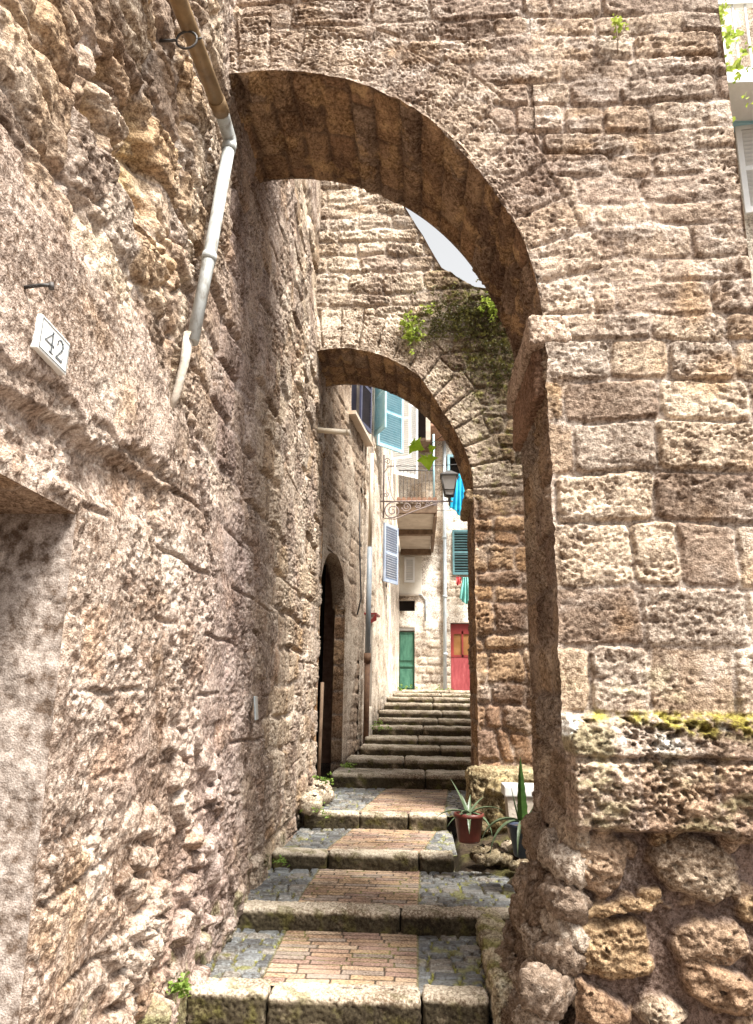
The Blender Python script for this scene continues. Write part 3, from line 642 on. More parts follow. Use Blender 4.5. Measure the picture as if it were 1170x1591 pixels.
# ---- second arch
A2 = dict(yf=8.3, yb=9.4, cx=-.95, a=1.59, zs_=2.25, b=1.88)
def top2(x):
    x = np.asarray(x, F) + 0.0
    return np.interp(x, [-3, -.75, -.4, -.14, .06, .30, .60, .85, 3.2], [7.0, 6.9, 6.55, 6.02, 5.66, 5.20, 4.98, 4.90, 4.6]).astype(F) + .06 * fbm(x * 4, x * 0 + 1.3, 444, 4, .6)
def face2(x, z):
    x = np.asarray(x, F) + 0 * z; z = np.asarray(z, F) + 0 * x
    r = np.cumsum([-2.5] + [.17 + .11 * random.Random(i * 7 + 1).random() for i in range(50)])
    h, c, _ = masonry(x, z, r, .2, .55, 401, TUFF, .032, .016, 1.2, .085, flush=.6, jn=.03)
    h = h + .02 * ridge(x * 2, z * 8, 405, 3)
    pier = ss(2.5, 1.9, z)
    h2, c2, _ = masonry(x + .1, z, np.cumsum([-2.6] + [.15 + .22 * random.Random(i * 5 + 2).random() for i in range(40)]), .15, .5, 411, ORANGE, .06, .022, 1.4, .10, mort=(.30, .235, .19), flush=.55, jn=.045)
    h = mix(h, h2, pier); c = mix(c, c2, pier[..., None])
    ins, d, idn = ring(x, z, A2['cx'], A2['a'], A2['zs_'], A2['b'], .42, 420, .24)
    s, _ = spongy(x, z, 430, .9, 1.2)
    h = mix(h, mix(-.025, .01, ss(.002, .02, d)) + s, ins * .9); c = mix(c, cmix(pal(idn, [(.52, .44, .34), (.47, .38, .30), (.55, .47, .38)]), (.3, .25, .2), ss(.02, .0, d)), (ins * .85)[..., None])
    c = cmix(c, (.58, .50, .40), .45 * ss(2.5, 4.0, z) * ss(.6, -.4, x))
    c = stain(c, x, z, 440, .8)
    # dark moss sheet on the right haunch
    mm = np.exp(-(((x - 1.05) / .62) ** 2 + ((z - 4.25) / .75) ** 2) ** 1.4) + .5 * np.exp(-(((x - .95) / .35) ** 2 + ((z - 2.9) / .8) ** 2)) + .55 * np.exp(-(((x - .45) / .25) ** 2 + ((z - 5.1) / .35) ** 2))
    mm = np.clip(mm * 1.5, 0, 1.2) * ss(-.45, .1, fbm(x * 4, z * 6, 445, 4, .6) + .1)
    c = cmix(c, (.085, .065, .03), np.clip(mm, 0, 1) * .88); c = cmix(c, (.22, .22, .05), np.clip(mm, 0, 1) * ss(.1, .4, fbm(x * 9, z * 9, 447, 3)) * .8)
    h = h + mm * (.03 * fbm(x * 12, z * 16, 446, 4, .7) + .02)
    return h, c
arch2 = empty('stone_archway', (.95, 8.85, -1.3), 'smaller farther stone archway with orange rubble pier and moss on its right haunch', 'archway')
archway(arch2, xr=3.2, topf=top2, faceh=face2, step=.0135, seed=400, P_=ORANGE, **A2)
G = Grid(); stone_block((.22, 1.08, .14), (.655, 8.85, 2.27), 15, .03, .025, .02, base=(.38, .29, .18), G=G)
keep(G.build('impost', STONE), arch2)
G = Grid()
stone_block((.72, .5, .62), (.86, 8.1, -1.02), 19, .09, .06, .02, base=(.30, .25, .15), G=G)
i = 40
for k in range(26):
    i += 1; sz_ = rg.uniform(.03, .075); boulder(G, (rg.uniform(.5, 1.25), rg.uniform(6.75, 7.7), -1.36 + rg.uniform(-.02, .04)), (sz_ * 1.3, sz_, sz_ * .8), 900 + i, rg.choice([(.22, .18, .12), (.28, .23, .17), (.16, .13, .08)]), 24, .4)
i = 0
for k in range(9):
    i += 1; boulder(G, (rg.uniform(.55, 1.3), rg.uniform(7.8, 8.0), rg.uniform(-1.25, -.85)), (rg.uniform(.08, .15), .12, rg.uniform(.07, .11)), 700 + i, rg.choice([(.30, .24, .13), (.36, .28, .18), (.25, .2, .1)]), 36, .4)
keep(G.build('rubble_plinth', STONE), arch2)

# ------------------------------------------------------------------ ground
STEPS = [  # front edge y, top z, x left, x right, kerb depth
    (4.50, -1.575, -1.27, .33, .20), (5.63, -1.445, -1.27, .48, .20), (6.88, -1.32, -1.27, .31, .19), (8.10, -1.175, -1.18, .30, .19)]
STAIR = [(10.3, -1.005, -1.05, 1.5), (11.0, -.88, -.93, 1.5), (11.7, -.75, -.78, 1.6), (12.2, -.64, -.74, 1.6), (12.8, -.50, -.66, 1.7), (13.4, -.39, -.62, 1.8),
         (13.9, -.27, -.62, 1.8), (14.6, -.14, -.55, 1.9), (15.2, -.03, -.53, 2.0), (15.7, .05, -.42, 2.0), (16.3, .12, -.25, 2.1)]
gp = [(-7, -1.74), (4.6, -1.76), (8.1, -1.66), (10.3, -1.45), (16.3, -.30), (17.0, -.1), (17.2, .09), (24, .16)]
G = Grid(); yy = np.array([p[0] for p in gp], F); zz = np.array([p[1] for p in gp], F)
yg = lin(-7, 24, .08); xg = lin(-6, 8, .1); Yg, Xg = np.meshgrid(yg, xg, indexing='ij')
Zg = np.interp(Yg, yy, zz).astype(F) + .012 * fbm(Xg * 3, Yg * 3, 5, 3)
G.add(np.stack([Xg, Yg, Zg], -1), cmix(np.broadcast_to(np.asarray((.22, .18, .15), F), Xg.shape + (3,)), (.32, .29, .25), ss(0, .3, fbm(Xg * 2, Yg * 2, 6, 4))), flip=True)
tag(G.build('ground', PAVE), kind='structure')

# landings: brick lane between areas of dark setts
LAND = [(4.62, 5.72, -1.27, .42, (-.89, -.91), (0, 0), -1.585, 601), (5.76, 6.95, -1.27, .80, (-.875, -.85), (0, .02), -1.458, 602),
        (7.0, 8.15, -1.2, .34, (-.82, -.66), (.03, .2), -1.33, 603), (8.2, 10.35, -1.15, .62, (-.62, -.42), (.27, .40), -1.188, 604)]
for i, (y0, y1, x0, x1, bl, br, z0, sd_) in enumerate(LAND):
    st = .006 if i < 2 else .010
    X, Y = np.meshgrid(lin(x0, x1, st), lin(y0, y1, [.0028, .003, .005, .006][i]), indexing='ij'); T = (Y - y0) / (y1 - y0)
    L_ = mix(bl[0], bl[1], T); R_ = mix(br[0], br[1], T)
    # bricks
    bd, bid, _ = courses((X - L_) / (R_ - L_) * .9, Y, np.arange(y0 - .02, y1 + .1, .0735), .255, .262, sd_, .005, 1.2, rr=.008)
    bd = bd + .0018 * fbm(X * 12, Y * 12, sd_ + 1, 3)
    hb = mix(-.006, 0.0, ss(.002, .006, bd)) + .0035 * (bid - .5) + .0015 * fbm(X * 40, Y * 40, sd_ + 2, 3)
    cb = pal(bid, [(.40, .275, .185), (.44, .32, .22), (.36, .245, .18), (.32, .215, .17), (.45, .345, .25), (.31, .25, .205), (.41, .29, .18)]) * (1 + .18 * fbm(X * 12, Y * 12, sd_ + 3, 4))[..., None]
    cb = cmix(cb, (.30, .25, .21), ss(.1, .45, fbm(X * 4, Y * 4, sd_ + 30, 4, .6)) * .5)
    jm = ss(.0085, .004, bd); jc = cmix(np.broadcast_to(np.asarray((.07, .05, .035), F), cb.shape), (.17, .17, .05), ss(.0, .3, fbm(X * 3, Y * 3, sd_ + 4, 3)))
    cb = mix(cb, jc, jm[..., None])
    # setts
    d, sid, _ = courses(X, Y, np.cumsum([y0 - .1] + [.085 + .03 * random.Random(k * 3 + i).random() for k in range(40)]), .10, .18, sd_ + 9, .03, 1.6, rr=.02)
    d = d + .006 * fbm(X * 14, Y * 14, sd_ + 10, 3)
    hs_ = mix(-.022, 0, ss(.001, .018, d)) + .010 * (sid - .5) + .008 * fbm(X * 9, Y * 9, sd_ + 11, 3) + .003 * fbm(X * 30, Y * 30, sd_ + 16, 3)
    cs = pal(sid, [(.16, .168, .168), (.20, .205, .20), (.235, .235, .225), (.125, .13, .135), (.26, .245, .22), (.175, .185, .19)]) * (1 + .35 * fbm(X * 16, Y * 16, sd_ + 12, 4, .65))[..., None]
    mo = ss(.010, .004, d); mcol = cmix(np.broadcast_to(np.asarray((.09, .075, .05), F), cb.shape), (.24, .24, .05), ss(-.1, .25, fbm(X * 3.5, Y * 3.5, sd_ + 13, 3) + .15 * (X > 0)))
    cs = mix(cs, mcol, mo[..., None])
    gm = ss(.25, .45, fbm(X * 5, Y * 5, sd_ + 14, 4) + .12 * (X > 0)); cs = cmix(cs, (.22, .22, .06), gm * .7)
    lane = ss(-.003, .003, X - L_) * ss(.003, -.003, X - R_)
    Z = z0 + mix(hs_, hb, lane) + .008 * fbm(X * 1.5, Y * 1.5, sd_ + 15, 3); c = mix(cs, cb, lane[..., None])
    edge = ss(.012, .0, np.minimum(np.abs(X - L_), np.abs(X - R_))); c = cmix(c, (.16, .15, .06), edge * .8); Z = Z - .004 * edge
    G = Grid(); G.add(np.stack([X, Y, Z], -1).astype(F), c, mix(np.full(X.shape, .42, F), .75, lane)); tag(G.build('path', PAVE), kind='structure')
# kerbs of the landings
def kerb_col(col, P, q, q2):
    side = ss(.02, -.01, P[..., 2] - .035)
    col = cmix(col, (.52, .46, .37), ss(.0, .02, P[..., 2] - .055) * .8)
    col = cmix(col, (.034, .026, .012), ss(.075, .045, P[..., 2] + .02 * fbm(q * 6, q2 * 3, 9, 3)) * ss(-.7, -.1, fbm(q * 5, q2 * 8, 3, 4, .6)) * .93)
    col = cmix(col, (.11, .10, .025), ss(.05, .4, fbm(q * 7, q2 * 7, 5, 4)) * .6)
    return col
names = ['nearest pale stone step, mossy front, at the foot of the brick lane', 'second stone step up, its kerb the widest below the brick lane',
         'third stone step up, beside the red plant pot', 'fourth stone step up, a low kerb just under the farther arch']
for i, (y, z, x0, x1, kd) in enumerate(STEPS):
    s = empty('stone_step', ((x0 + x1) / 2, y + kd / 2, z - .16), names[i], 'step', 'stone steps climbing the alley')
    cuts = [[x0, -.82, 0.02, x1 + .06], [x0, -.12, x1, .86], [x0, -.78, x1 - .3, x1], [x0, -.60, -.1, x1]][i]
    for k in range(len(cuts) - 1):
        a0, b0 = cuts[k] + .004, cuts[k + 1] - .004
        dz = random.Random(i * 9 + k).uniform(-.008, .004); dy = random.Random(i * 9 + k + 50).uniform(-.012, .012)
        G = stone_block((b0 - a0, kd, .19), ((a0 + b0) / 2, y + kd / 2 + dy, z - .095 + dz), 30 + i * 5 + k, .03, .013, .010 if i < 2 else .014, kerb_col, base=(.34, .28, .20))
        keep(G.build('kerb_stone', PAVE), s)
ords = ['fifth', 'sixth', 'seventh', 'eighth', 'ninth', 'tenth', 'eleventh', 'twelfth', 'thirteenth', 'fourteenth', 'fifteenth']
for i, (y, z, x0, x1) in enumerate(STAIR):
    y2 = STAIR[i + 1][0] + .05 if i < 10 else 17.2
    lab = ords[i] + ' stone step up, in the mossy flight behind the farther arch'
    if i == 0: lab = 'fifth stone step up, the lowest of the mossy flight behind the farther arch'
    if i == 10: lab = 'topmost stone step, a thin mossy line below the green and red doors'
    s = empty('stone_step', ((x0 + x1) / 2, y, z - .2), lab, 'step', 'stone steps climbing the alley')
    xm = (x0 + x1) / 2 + random.Random(i).uniform(-.25, .25) - .3
    for k, (a0, b0) in enumerate(((x0 - .1, xm), (xm, x1))):
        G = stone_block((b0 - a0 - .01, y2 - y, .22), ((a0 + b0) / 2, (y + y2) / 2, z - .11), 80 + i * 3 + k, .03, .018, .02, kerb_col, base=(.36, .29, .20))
        keep(G.build('kerb_stone', PAVE), s)
# stones that hold the right side of the lane
for k, (c, s_, lab) in enumerate([((.49, 5.10, -1.60), (.19, 1.42, .30), 'long mossy kerb stone along the right edge of the lowest brick landing'),]):
    G = stone_block(s_, c, 120 + k, .05, .03, .014, lambda col, P, q, q2: cmix(cmix(col, (.20, .19, .05), ss(-.1, .3, fbm(q * 5, q2 * 5, 8, 4)) * .8), (.62, .58, .48), ss(.2, .5, fbm(q * 3, q2 * 3, 18, 3)) * .6), base=(.40, .35, .25))
    tag(G.build('edging_stone', STONE), lab, 'stone')
G = Grid()
for k in range(6): boulder(G, (-1.13 + rg.uniform(-.05, .04), 8.15 + k * .22, -1.10 + rg.uniform(-.02, .03)), (.10, .13, .09), 800 + k, (.40, .34, .26), 30, .35)
tag(G.build('rubble_ledge', STONE), 'low rubble ledge of small stones against the left wall under the farther arch', 'ledge')
# soil in the nook to the right between the arches
X, Y = np.meshgrid(lin(.28, 3.2, .018), lin(5.0, 8.35, .018), indexing='ij')
Z = -1.47 + .06 * fbm(X * 2, Y * 2, 900, 4) + .03 * fbm(X * 12, Y * 12, 901, 4, .65) + .10 * ss(6.9, 8.0, Y) + .10 * ss(.45, 1.0, X) * ss(6.1, 6.6, Y) - .12 * ss(.42, .3, X) - .10 * ss(6.85, 6.7, Y) * ss(.85, .5, X)
c = cmix(np.broadcast_to(np.asarray((.045, .032, .02), F), X.shape + (3,)), (.07, .065, .02), ss(-.1, .3, fbm(X * 3, Y * 3, 905, 4)))
G = Grid(); G.add(np.stack([X, Y, Z], -1).astype(F), c); tag(G.build('soil', STONE), kind='structure')
side = empty('garden_wall', (3.2, 6.6, -1.5), 'plain rough wall closing the nook on the right between the arches', 'wall')
U, V, P = plane(lin(5, 8.3, .03), lin(-1.7, 2.0, .03), (3.1, 0, 0), (0, 1, 0), (0, 0, 1)); h, c, _ = masonry(U, V, np.arange(-2, 3, .27), .3, .5, 950); P[..., 0] -= h
G = Grid(); G.add(P, c, flip=True); keep(G.build('wall_face', STONE), side)
m = MB(); m.box((3.14, 5, -1.7), (3.4, 8.3, 2.0)); m.build('wall_core', M['conc'], side)


# ------------------------------------------------------------------ houses on the left, beyond the arches
def rubble_face(u, v, seed, base=(.50, .43, .34), pale=(.66, .60, .50), k=.5):
    """old rendered rubble: pale plaster, stones showing through in patches"""
    h1, c1, _ = masonry(u, v, np.arange(float(v.min()) - 1, float(v.max()) + 1, .24), .2, .45, seed, TUFF, .03, .02, 1.0, .06, flush=.8)
    pl = ss(-.15 + (.5 - k), .25 + (.5 - k), fbm(u * .8, v * .6, seed + 3, 4) + .1)
    h2 = .018 + .012 * fbm(u * 5, v * 5, seed + 4, 4, .6) + .004 * fbm(u * 30, v * 30, seed + 5, 3)
    h2 = h2 - .02 * ss(.3, .42, fbm(u * 6, v * 7, seed + 8, 4, .6))
    c2 = np.asarray(pale, F) * (1 + .18 * fbm(u * 3, v * 2, seed + 6, 4, .6))[..., None]
    c2 = cmix(c2, (.28, .22, .17), ss(.25, .5, fbm(u * 7, v * 6, seed + 7, 4, .65)) * .6)
    c1 = cmix(c1, base, .4)
    return mix(h1, h2, pl), mix(c1, c2, pl[..., None])
def seg_wall(G, p0, p1, z0, z1, step, hf, openings=(), u0=0.0):
    """upright wall from p0 to p1 (plan), its face turned to the right of that direction"""
    d = np.array([p1[0] - p0[0], p1[1] - p0[1]]); Ln = float(np.hypot(*d)); d = d / Ln; nrm = np.array([d[1], -d[0]])
    us = lin(0, Ln, step); vs = lin(z0, z1, step)
    if openings:
        us = np.unique(np.concatenate([us] + [np.array([a, b], F) for a, b, _, _ in openings])); vs = np.unique(np.concatenate([vs] + [np.array([c_, d_], F) for _, _, c_, d_ in openings]))
    U, V, P = plane(us, vs, (p0[0], p0[1], 0), (d[0], d[1], 0), (0, 0, 1))
    h, c = hf(U + u0, V)
    mask = np.ones((len(us) - 1, len(vs) - 1), bool); uc = (us[:-1] + us[1:]) / 2; vc = (vs[:-1] + vs[1:]) / 2
    for a, b, c_, d_ in openings:
        mask &= ~((uc[:, None] > a) & (uc[:, None] < b) & (vc[None] > c_) & (vc[None] < d_))
        dd = np.maximum(np.maximum(a - U, U - b), np.maximum(c_ - V, V - d_)); h = h * np.where(dd < .04, ss(0, .04, np.maximum(dd, 0)), 1)
    P[..., 0] += nrm[0] * h; P[..., 1] += nrm[1] * h
    G.add(P.astype(F), c, mask=mask)
    return d, nrm
def louvre(root, parent_name, o, du, w_, z0, z1, mat, th_=.035, slats=None, mid=True):
    """a louvred shutter leaf standing from point o along plan direction du"""
    du = Vector((du[0], du[1], 0)).normalized(); nn = Vector((du.y, -du.x, 0)); o = Vector((o[0], o[1], 0))
    Mx = Matrix((( du.x, nn.x, 0), (du.y, nn.y, 0), (0, 0, 1)))
    m = MB()
    def bx(u0, u1, a, b, t0=-th_ / 2, t1=th_ / 2, tilt=0.0):
        c = o + du * ((u0 + u1) / 2) + nn * ((t0 + t1) / 2) + Vector((0, 0, (a + b) / 2))
        g = bmesh.ops.create_cube(m.b, size=1.0)['verts']
        for v in g:
            p = Vector((v.co.x * (u1 - u0), v.co.y * (t1 - t0), v.co.z * (b - a)))
            if tilt: p = Matrix.Rotation(tilt, 3, 'X') @ p
            v.co = c + Mx @ p
    f = .055
    bx(0, f, z0, z1); bx(w_ - f, w_, z0, z1); bx(f, w_ - f, z0, z0 + f * 1.3); bx(f, w_ - f, z1 - f, z1)
    if mid: bx(f, w_ - f, (z0 + z1) / 2 - f / 2, (z0 + z1) / 2 + f / 2)
    n = slats or int((z1 - z0) / .055)
    for k in range(n):
        zz = z0 + f * 1.3 + (z1 - z0 - f * 2.3) * (k + .5) / n
        bx(f * .9, w_ - f * .9, zz - .004, zz + .004, -.022, .022, .75)
    return m.build(parent_name, mat, root)
def window_hole(root, p0, d, nrm, a, b, c_, d_, depth=.18, back=None, name='window_reveal'):
    """reveal behind an opening: four cheeks and a back"""
    p0 = Vector((p0[0], p0[1], 0)); d = Vector((d[0], d[1], 0)); n = Vector((nrm[0], nrm[1], 0)); m = MB()
    def quad(*q): m.b.faces.new([m.b.verts.new(v) for v in q])
    A = p0 + d * a + Vector((0, 0, c_)); B = p0 + d * b + Vector((0, 0, c_)); Cc = p0 + d * b + Vector((0, 0, d_)); D = p0 + d * a + Vector((0, 0, d_)); k = -n * depth
    quad(A, B, B + k, A + k); quad(B, Cc, Cc + k, B + k); quad(Cc, D, D + k, Cc + k); quad(D, A, A + k, D + k)
    m.build(name, M['conc'], root)
    if back: 
        m = MB(); e1 = k * 1.02; quadv = [A + e1, B + e1, Cc + e1, D + e1]; m.prism(quadv, -n * .03); m.build(back[0], M[back[1]], root)

# house with the dark doorway, just under the farther arch
HA0, HA1, HB1, HC1 = (-1.28, 9.46), (-.92, 12.6), (-.66, 16.5), (-.54, 21.0)
ha = empty('house', (-1.1, 10.8, -1.2), 'brown stone house on the left under the farther arch, with a dark recessed doorway', 'house')
def hfA(u, v):
    h, c = rubble_face(u, v, 1000, k=.35); return h, cmix(c, (.24, .17, .12), np.full(u.shape, .55, F))
G = Grid(); d, nr = seg_wall(G, HA0, HA1, -1.6, 8.5, .018, hfA, [(.08, 1.66, -1.6, 1.95), (1.75, 2.9, 4.4, 6.0)])
keep(G.build('wall', STONE), ha)
_p = Vector((HA0[0], HA0[1], 0)); _d = Vector((d[0], d[1], 0)); _n = Vector((nr[0], nr[1], 0)); G = Grid()
_t = np.linspace(0, math.pi, 40).astype(F); _r = .79; _u = .87 - _r * np.cos(_t); _z = 1.25 + .70 * np.sin(_t); _k = np.linspace(0, 1, 10).astype(F)
_U = np.repeat(_u[:, None], 10, 1); _Z = _z[:, None] + _k[None] * (1.965 - _z)[:, None]; hh, cc = hfA(_U, _Z); hh = hh * ss(0, .3, _k)[None]
G.add(np.stack([_p.x + _d.x * _U + _n.x * hh, _p.y + _d.y * _U + _n.y * hh, _Z], -1).astype(F), cc)
_w = np.array([0, -.2], F); _U2 = np.repeat(_u[:, None], 2, 1); G.add(np.stack([_p.x + _d.x * _U2 + _n.x * _w[None], _p.y + _d.y * _U2 + _n.y * _w[None], np.repeat(_z[:, None], 2, 1)], -1).astype(F), np.asarray((.2, .15, .11), F), flip=True)
keep(G.build('arched_head', STONE), ha)
window_hole(ha, HA0, d, nr, 1.75, 2.9, 4.4, 6.0, .15, ('window_frame', 'navy'))
louvre(ha, 'shutter', (HA0[0] + d[0] * 2.3 + nr[0] * .04, HA0[1] + d[1] * 2.3 + nr[1] * .04), (nr[0] * .16 + d[0], nr[1] * .16 + d[1]), .55, 4.45, 6.0, M['navy'])
m = MB(); p = Vector((HA0[0], HA0[1], 0)); dv = Vector((d[0], d[1], 0)); nv = Vector((nr[0], nr[1], 0))
A = p + dv * 1.5 + Vector((0, 0, 4.31)); m.prism([A - nv * .05, A + nv * .13, A + nv * .13 + dv * 1.6, A - nv * .05 + dv * 1.6], (0, 0, .06)); m.build('window_sill', M['beigepipe'], ha)
# the doorway: orange dressed jamb, arched head, dark inside
G = Grid(); U, V, P = plane(lin(-.16, 0, .01), lin(-1.6, 1.95, .02), (p.x + d[0] * 1.66, p.y + d[1] * 1.66, 0), (nr[0], nr[1], 0), (0, 0, 1))
h, c, _ = masonry(U + 5, V, [-3, -1.4, -.95, -.62, -.28, .05, .42, .8, 1.15, 1.5, 2.4], 2, 3, 1010, ORANGE, .02, .02, .8, .01)
c = cmix(c * .85, (.10, .07, .05), ss(-.35, -.75, V) * .6)
P[..., 0] -= d[0] * h * ss(0, -.05, U); P[..., 1] -= d[1] * h * ss(0, -.05, U); G.add(P.astype(F), c); keep(G.build('door_jamb', STONE), ha)
m = MB(); a0 = p - dv * .3 - nv * .55; b0 = p + dv * 2.6 - nv * .55
m.prism([a0 + Vector((0, 0, -1.6)), b0 + Vector((0, 0, -1.6)), b0 + Vector((0, 0, 2.1)), a0 + Vector((0, 0, 2.1))], -nv * .05); m.build('door', M['dark'], ha)  # near-black sheet painted for the unlit inside of the doorway
m = MB(); a0 = p + dv * .0 + Vector((0, 0, 1.95)); m.prism([a0 - nv * .72, a0 - nv * .01, a0 - nv * .01 + dv * 1.75, a0 - nv * .72 + dv * 1.75], (0, 0, .12)); m.build('door_lintel', M['conc'], ha)

hb = empty('house', (-.7, 14.3, -.6), 'pale plastered house on the left with a lilac-grey louvred shutter above a small red canopy', 'house')
def hfB(u, v):
    h, c = rubble_face(u, v, 1100, k=.65, pale=(.60, .53, .44)); return h, c
G = Grid(); d, nr = seg_wall(G, (HA1[0] - .05, HA1[1] - .35), HB1, -1.0, 8.5, .025, hfB, [(1.2, 1.7, -.2, 1.3), (1.3, 2.1, 4.9, 6.4)])
keep(G.build('wall', STONE), hb)
pB = Vector((HA1[0] - .05, HA1[1] - .35, 0)); dB = Vector((d[0], d[1], 0)); nB = Vector((nr[0], nr[1], 0))
window_hole(hb, pB, d, nr, 1.2, 1.7, -.2, 1.3, .2, ('door', 'wood')); window_hole(hb, pB, d, nr, 1.3, 2.1, 4.9, 6.4, .2, ('window_frame', 'dark'), 'upper_window_reveal')
q = pB + dB * 1.75; louvre(hb, 'shutter', (q.x + nB.x * .03, q.y), (nB.x * 1.0 + dB.x * 1.3, nB.y + dB.y * 1.3), .75, 4.85, 6.4, M['sky'])
q = pB + dB * 1.25; louvre(hb, 'shutter', (q.x + nB.x * .05, q.y), (nB.x * .55 - dB.x, nB.y * .55 - dB.y), .55, 4.85, 6.4, M['sky'])
q = pB + dB * 3.0; louvre(hb, 'shutter', (q.x + nB.x * .04, q.y), (nB.x * .8 + dB.x * 2, nB.y * .8 + dB.y * 2), .62, 2.3, 3.55, M['lilac'])
m = MB(); q = pB + dB * .55 + Vector((0, 0, 1.35)); m.prism([q, q + nB * .22, q + nB * .22 + dB * .5, q + dB * .5], (0, 0, .03)); m.prism([q + nB * .22 + Vector((0, 0, .02)), q + nB * .22 + Vector((0, 0, -.1)), q + nB * .02 + Vector((0, 0, -.2))], dB * .02); m.build('canopy', M['darkred'], hb)
m = MB(); q = pB + dB * .7 + Vector((0, 0, .55)); m.prism([q, q + nB * .07, q + nB * .07 + dB * .3, q + dB * .3], (0, 0, .32)); m.build('mailbox', M['iron'], hb)

hc = empty('house', (-.45, 18.7, .1), 'cream rendered house on the left beyond the lilac-grey shutter, with white louvred shutters above', 'house')
G = Grid(); d, nr = seg_wall(G, (HB1[0] - .03, HB1[1] - .4), HC1, -.3, 9.5, .035, lambda u, v: rubble_face(u, v, 1200, k=.8, pale=(.68, .62, .53)), [(.6, 1.6, 5.4, 7.4)])
keep(G.build('wall', STONE), hc)
pC = Vector((HB1[0] - .03, HB1[1] - .4, 0)); dC = Vector((d[0], d[1], 0)); nC = Vector((nr[0], nr[1], 0))
window_hole(hc, pC, d, nr, .6, 1.6, 5.4, 7.4, .2, ('window_frame', 'dark'))
q = pC + dC * .6; louvre(hc, 'shutter', (q.x + nC.x * .03, q.y), (nC.x - dC.x * .3, nC.y - dC.y * .3), .5, 5.4, 7.4, M['white'])
q = pC + dC * 1.7; louvre(hc, 'shutter', (q.x + nC.x * .03, q.y), (nC.x + dC.x * .8, nC.y + dC.y * .8), .75, 5.4, 7.4, M['white'])
# solid cores so that no light leaks through the thin faces
for (r, x0, x1, y0, y1, zt) in ((ha, -4, -2.0, 9.5, 12.3, 8.5), (hb, -4, -1.3, 12.35, 16.5, 8.5), (hc, -4, -.8, 16.55, 21, 9.5)):
    m = MB(); m.box((x0, y0, -2), (x1, y1, zt)); m.box((x1, y0, zt - .06), (x1 + {ha: .9, hb: .42, hc: .14}[r], y1, zt)); m.build('roof', M['tile'], r)

# facade that closes the alley
FY = 21.0
fh = empty('house', (1.5, FY, .15), 'pale rubble house closing the top of the alley, with green and red doors', 'house')
def hfF(u, v):
    return rubble_face(u, v, 1300, k=.38, pale=(.80, .76, .68), base=(.64, .58, .49))
OP = [(.02, .46, -.1, 1.86), (1.46, 2.14, -.1, 2.0), (.02, .46, 2.32, 2.62), (.12, .48, 3.05, 3.85), (1.57, 2.06, 3.37, 4.64), (1.45, 2.2, 5.9, 6.9)]
G = Grid(); d, nr = seg_wall(G, (-.55, FY), (5.0, FY), -.1, 7.85, .03, hfF, OP)
keep(G.build('wall', STONE), fh)
pF = (-.55, FY)
for k, o_ in enumerate(OP):
    window_hole(fh, pF, d, nr, *o_, .16, None if k in (0, 1) else ('opening_back', 'dark'))
X0 = -.55
m = MB()
m.box((X0 + .03, FY + .10, .1), (X0 + .45, FY + .14, 1.74)); m.box((X0 + .05, FY + .075, .2), (X0 + .43, FY + .1, .72), .008); m.box((X0 + .05, FY + .075, .95), (X0 + .43, FY + .1, 1.66), .008); m.box((X0 + .04, FY + .06, .78), (X0 + .44, FY + .1, .84), .006)
gd = m.build('door', M['green'], fh); tag(gd, 'faded green panelled door')
m = MB(); m.box((X0 + .02, FY + .05, 1.78), (X0 + .46, FY + .12, 1.85)); m.build('door_frame', M['white'], fh)
m = MB(); m.box((X0 + 1.47, FY + .09, .08), (X0 + 2.13, FY + .13, 1.06), .005); m.build('door', M['red'], fh)['label'] = 'bright red lower door leaf'
m = MB()
for a_, b_, c_, d_ in ((1.47, 1.55, 1.06, 1.98), (2.05, 2.13, 1.06, 1.98), (1.77, 1.82, 1.06, 1.78), (1.55, 2.05, 1.70, 1.98), (1.55, 2.05, 1.06, 1.12)):
    m.box((X0 + a_, FY + .08, c_), (X0 + b_, FY + .13, d_))
m.build('door_frame', M['darkred'], fh)
m = MB(); m.box((X0 + 1.55, FY + .11, 1.12), (X0 + 2.05, FY + .12, 1.70)); m.build('door_glass', M['amber'], fh)
louvre(fh, 'shutter', (X0 + 1.54, FY - .04), (1, 0), .55, 3.36, 4.66, M['teal'], slats=15)['label'] = 'teal louvred shutter'
m = MB(); m.box((X0 - .02, FY - .06, 2.80), (X0 + .66, FY + .05, 4.02), .01); m.b.verts.ensure_lookup_table(); m.build('window_surround', M['plaster'], fh)
louvre(fh, 'shutter', (X0 + .16, FY - .085), (1, 0), .30, 3.12, 3.85, M['white'], slats=12, mid=False)
m = MB(); m.box((X0 + .0, FY - .12, 2.74), (X0 + .58, FY - .03, 2.80), .006); m.build('window_sill', M['conc'], fh)
m = MB(); m.box((X0 - .05, FY - .45, 7.8), (5.1, FY + .6, 7.9)); m.build('eaves', M['beam'], fh)
m = MB()
for k in range(26): m.lathe((X0 + .1 + k * .21, FY - .42, 7.93), [(.075, 0), (.075, .01), (.0751, .06), (.04, .085)], 8)
m.build('roof', M['tile'], fh)
m = MB(); m.box((-1, FY + .2, -.5), (5, FY + 5, 7.9)); m.build('house_core', M['conc'], fh)
m = MB(); m.box((X0 + 1.42, FY - .12, 6.86), (X0 + 2.25, FY - .02, 6.93)); m.box((X0 + 1.42, FY - .12, 5.9), (X0 + 1.49, FY - .02, 6.86)); m.box((X0 + 1.9, FY - .09, 5.6), (X0 + 2.5, FY - .05, 6.86)); m.build('window_frame', M['sky'], fh)
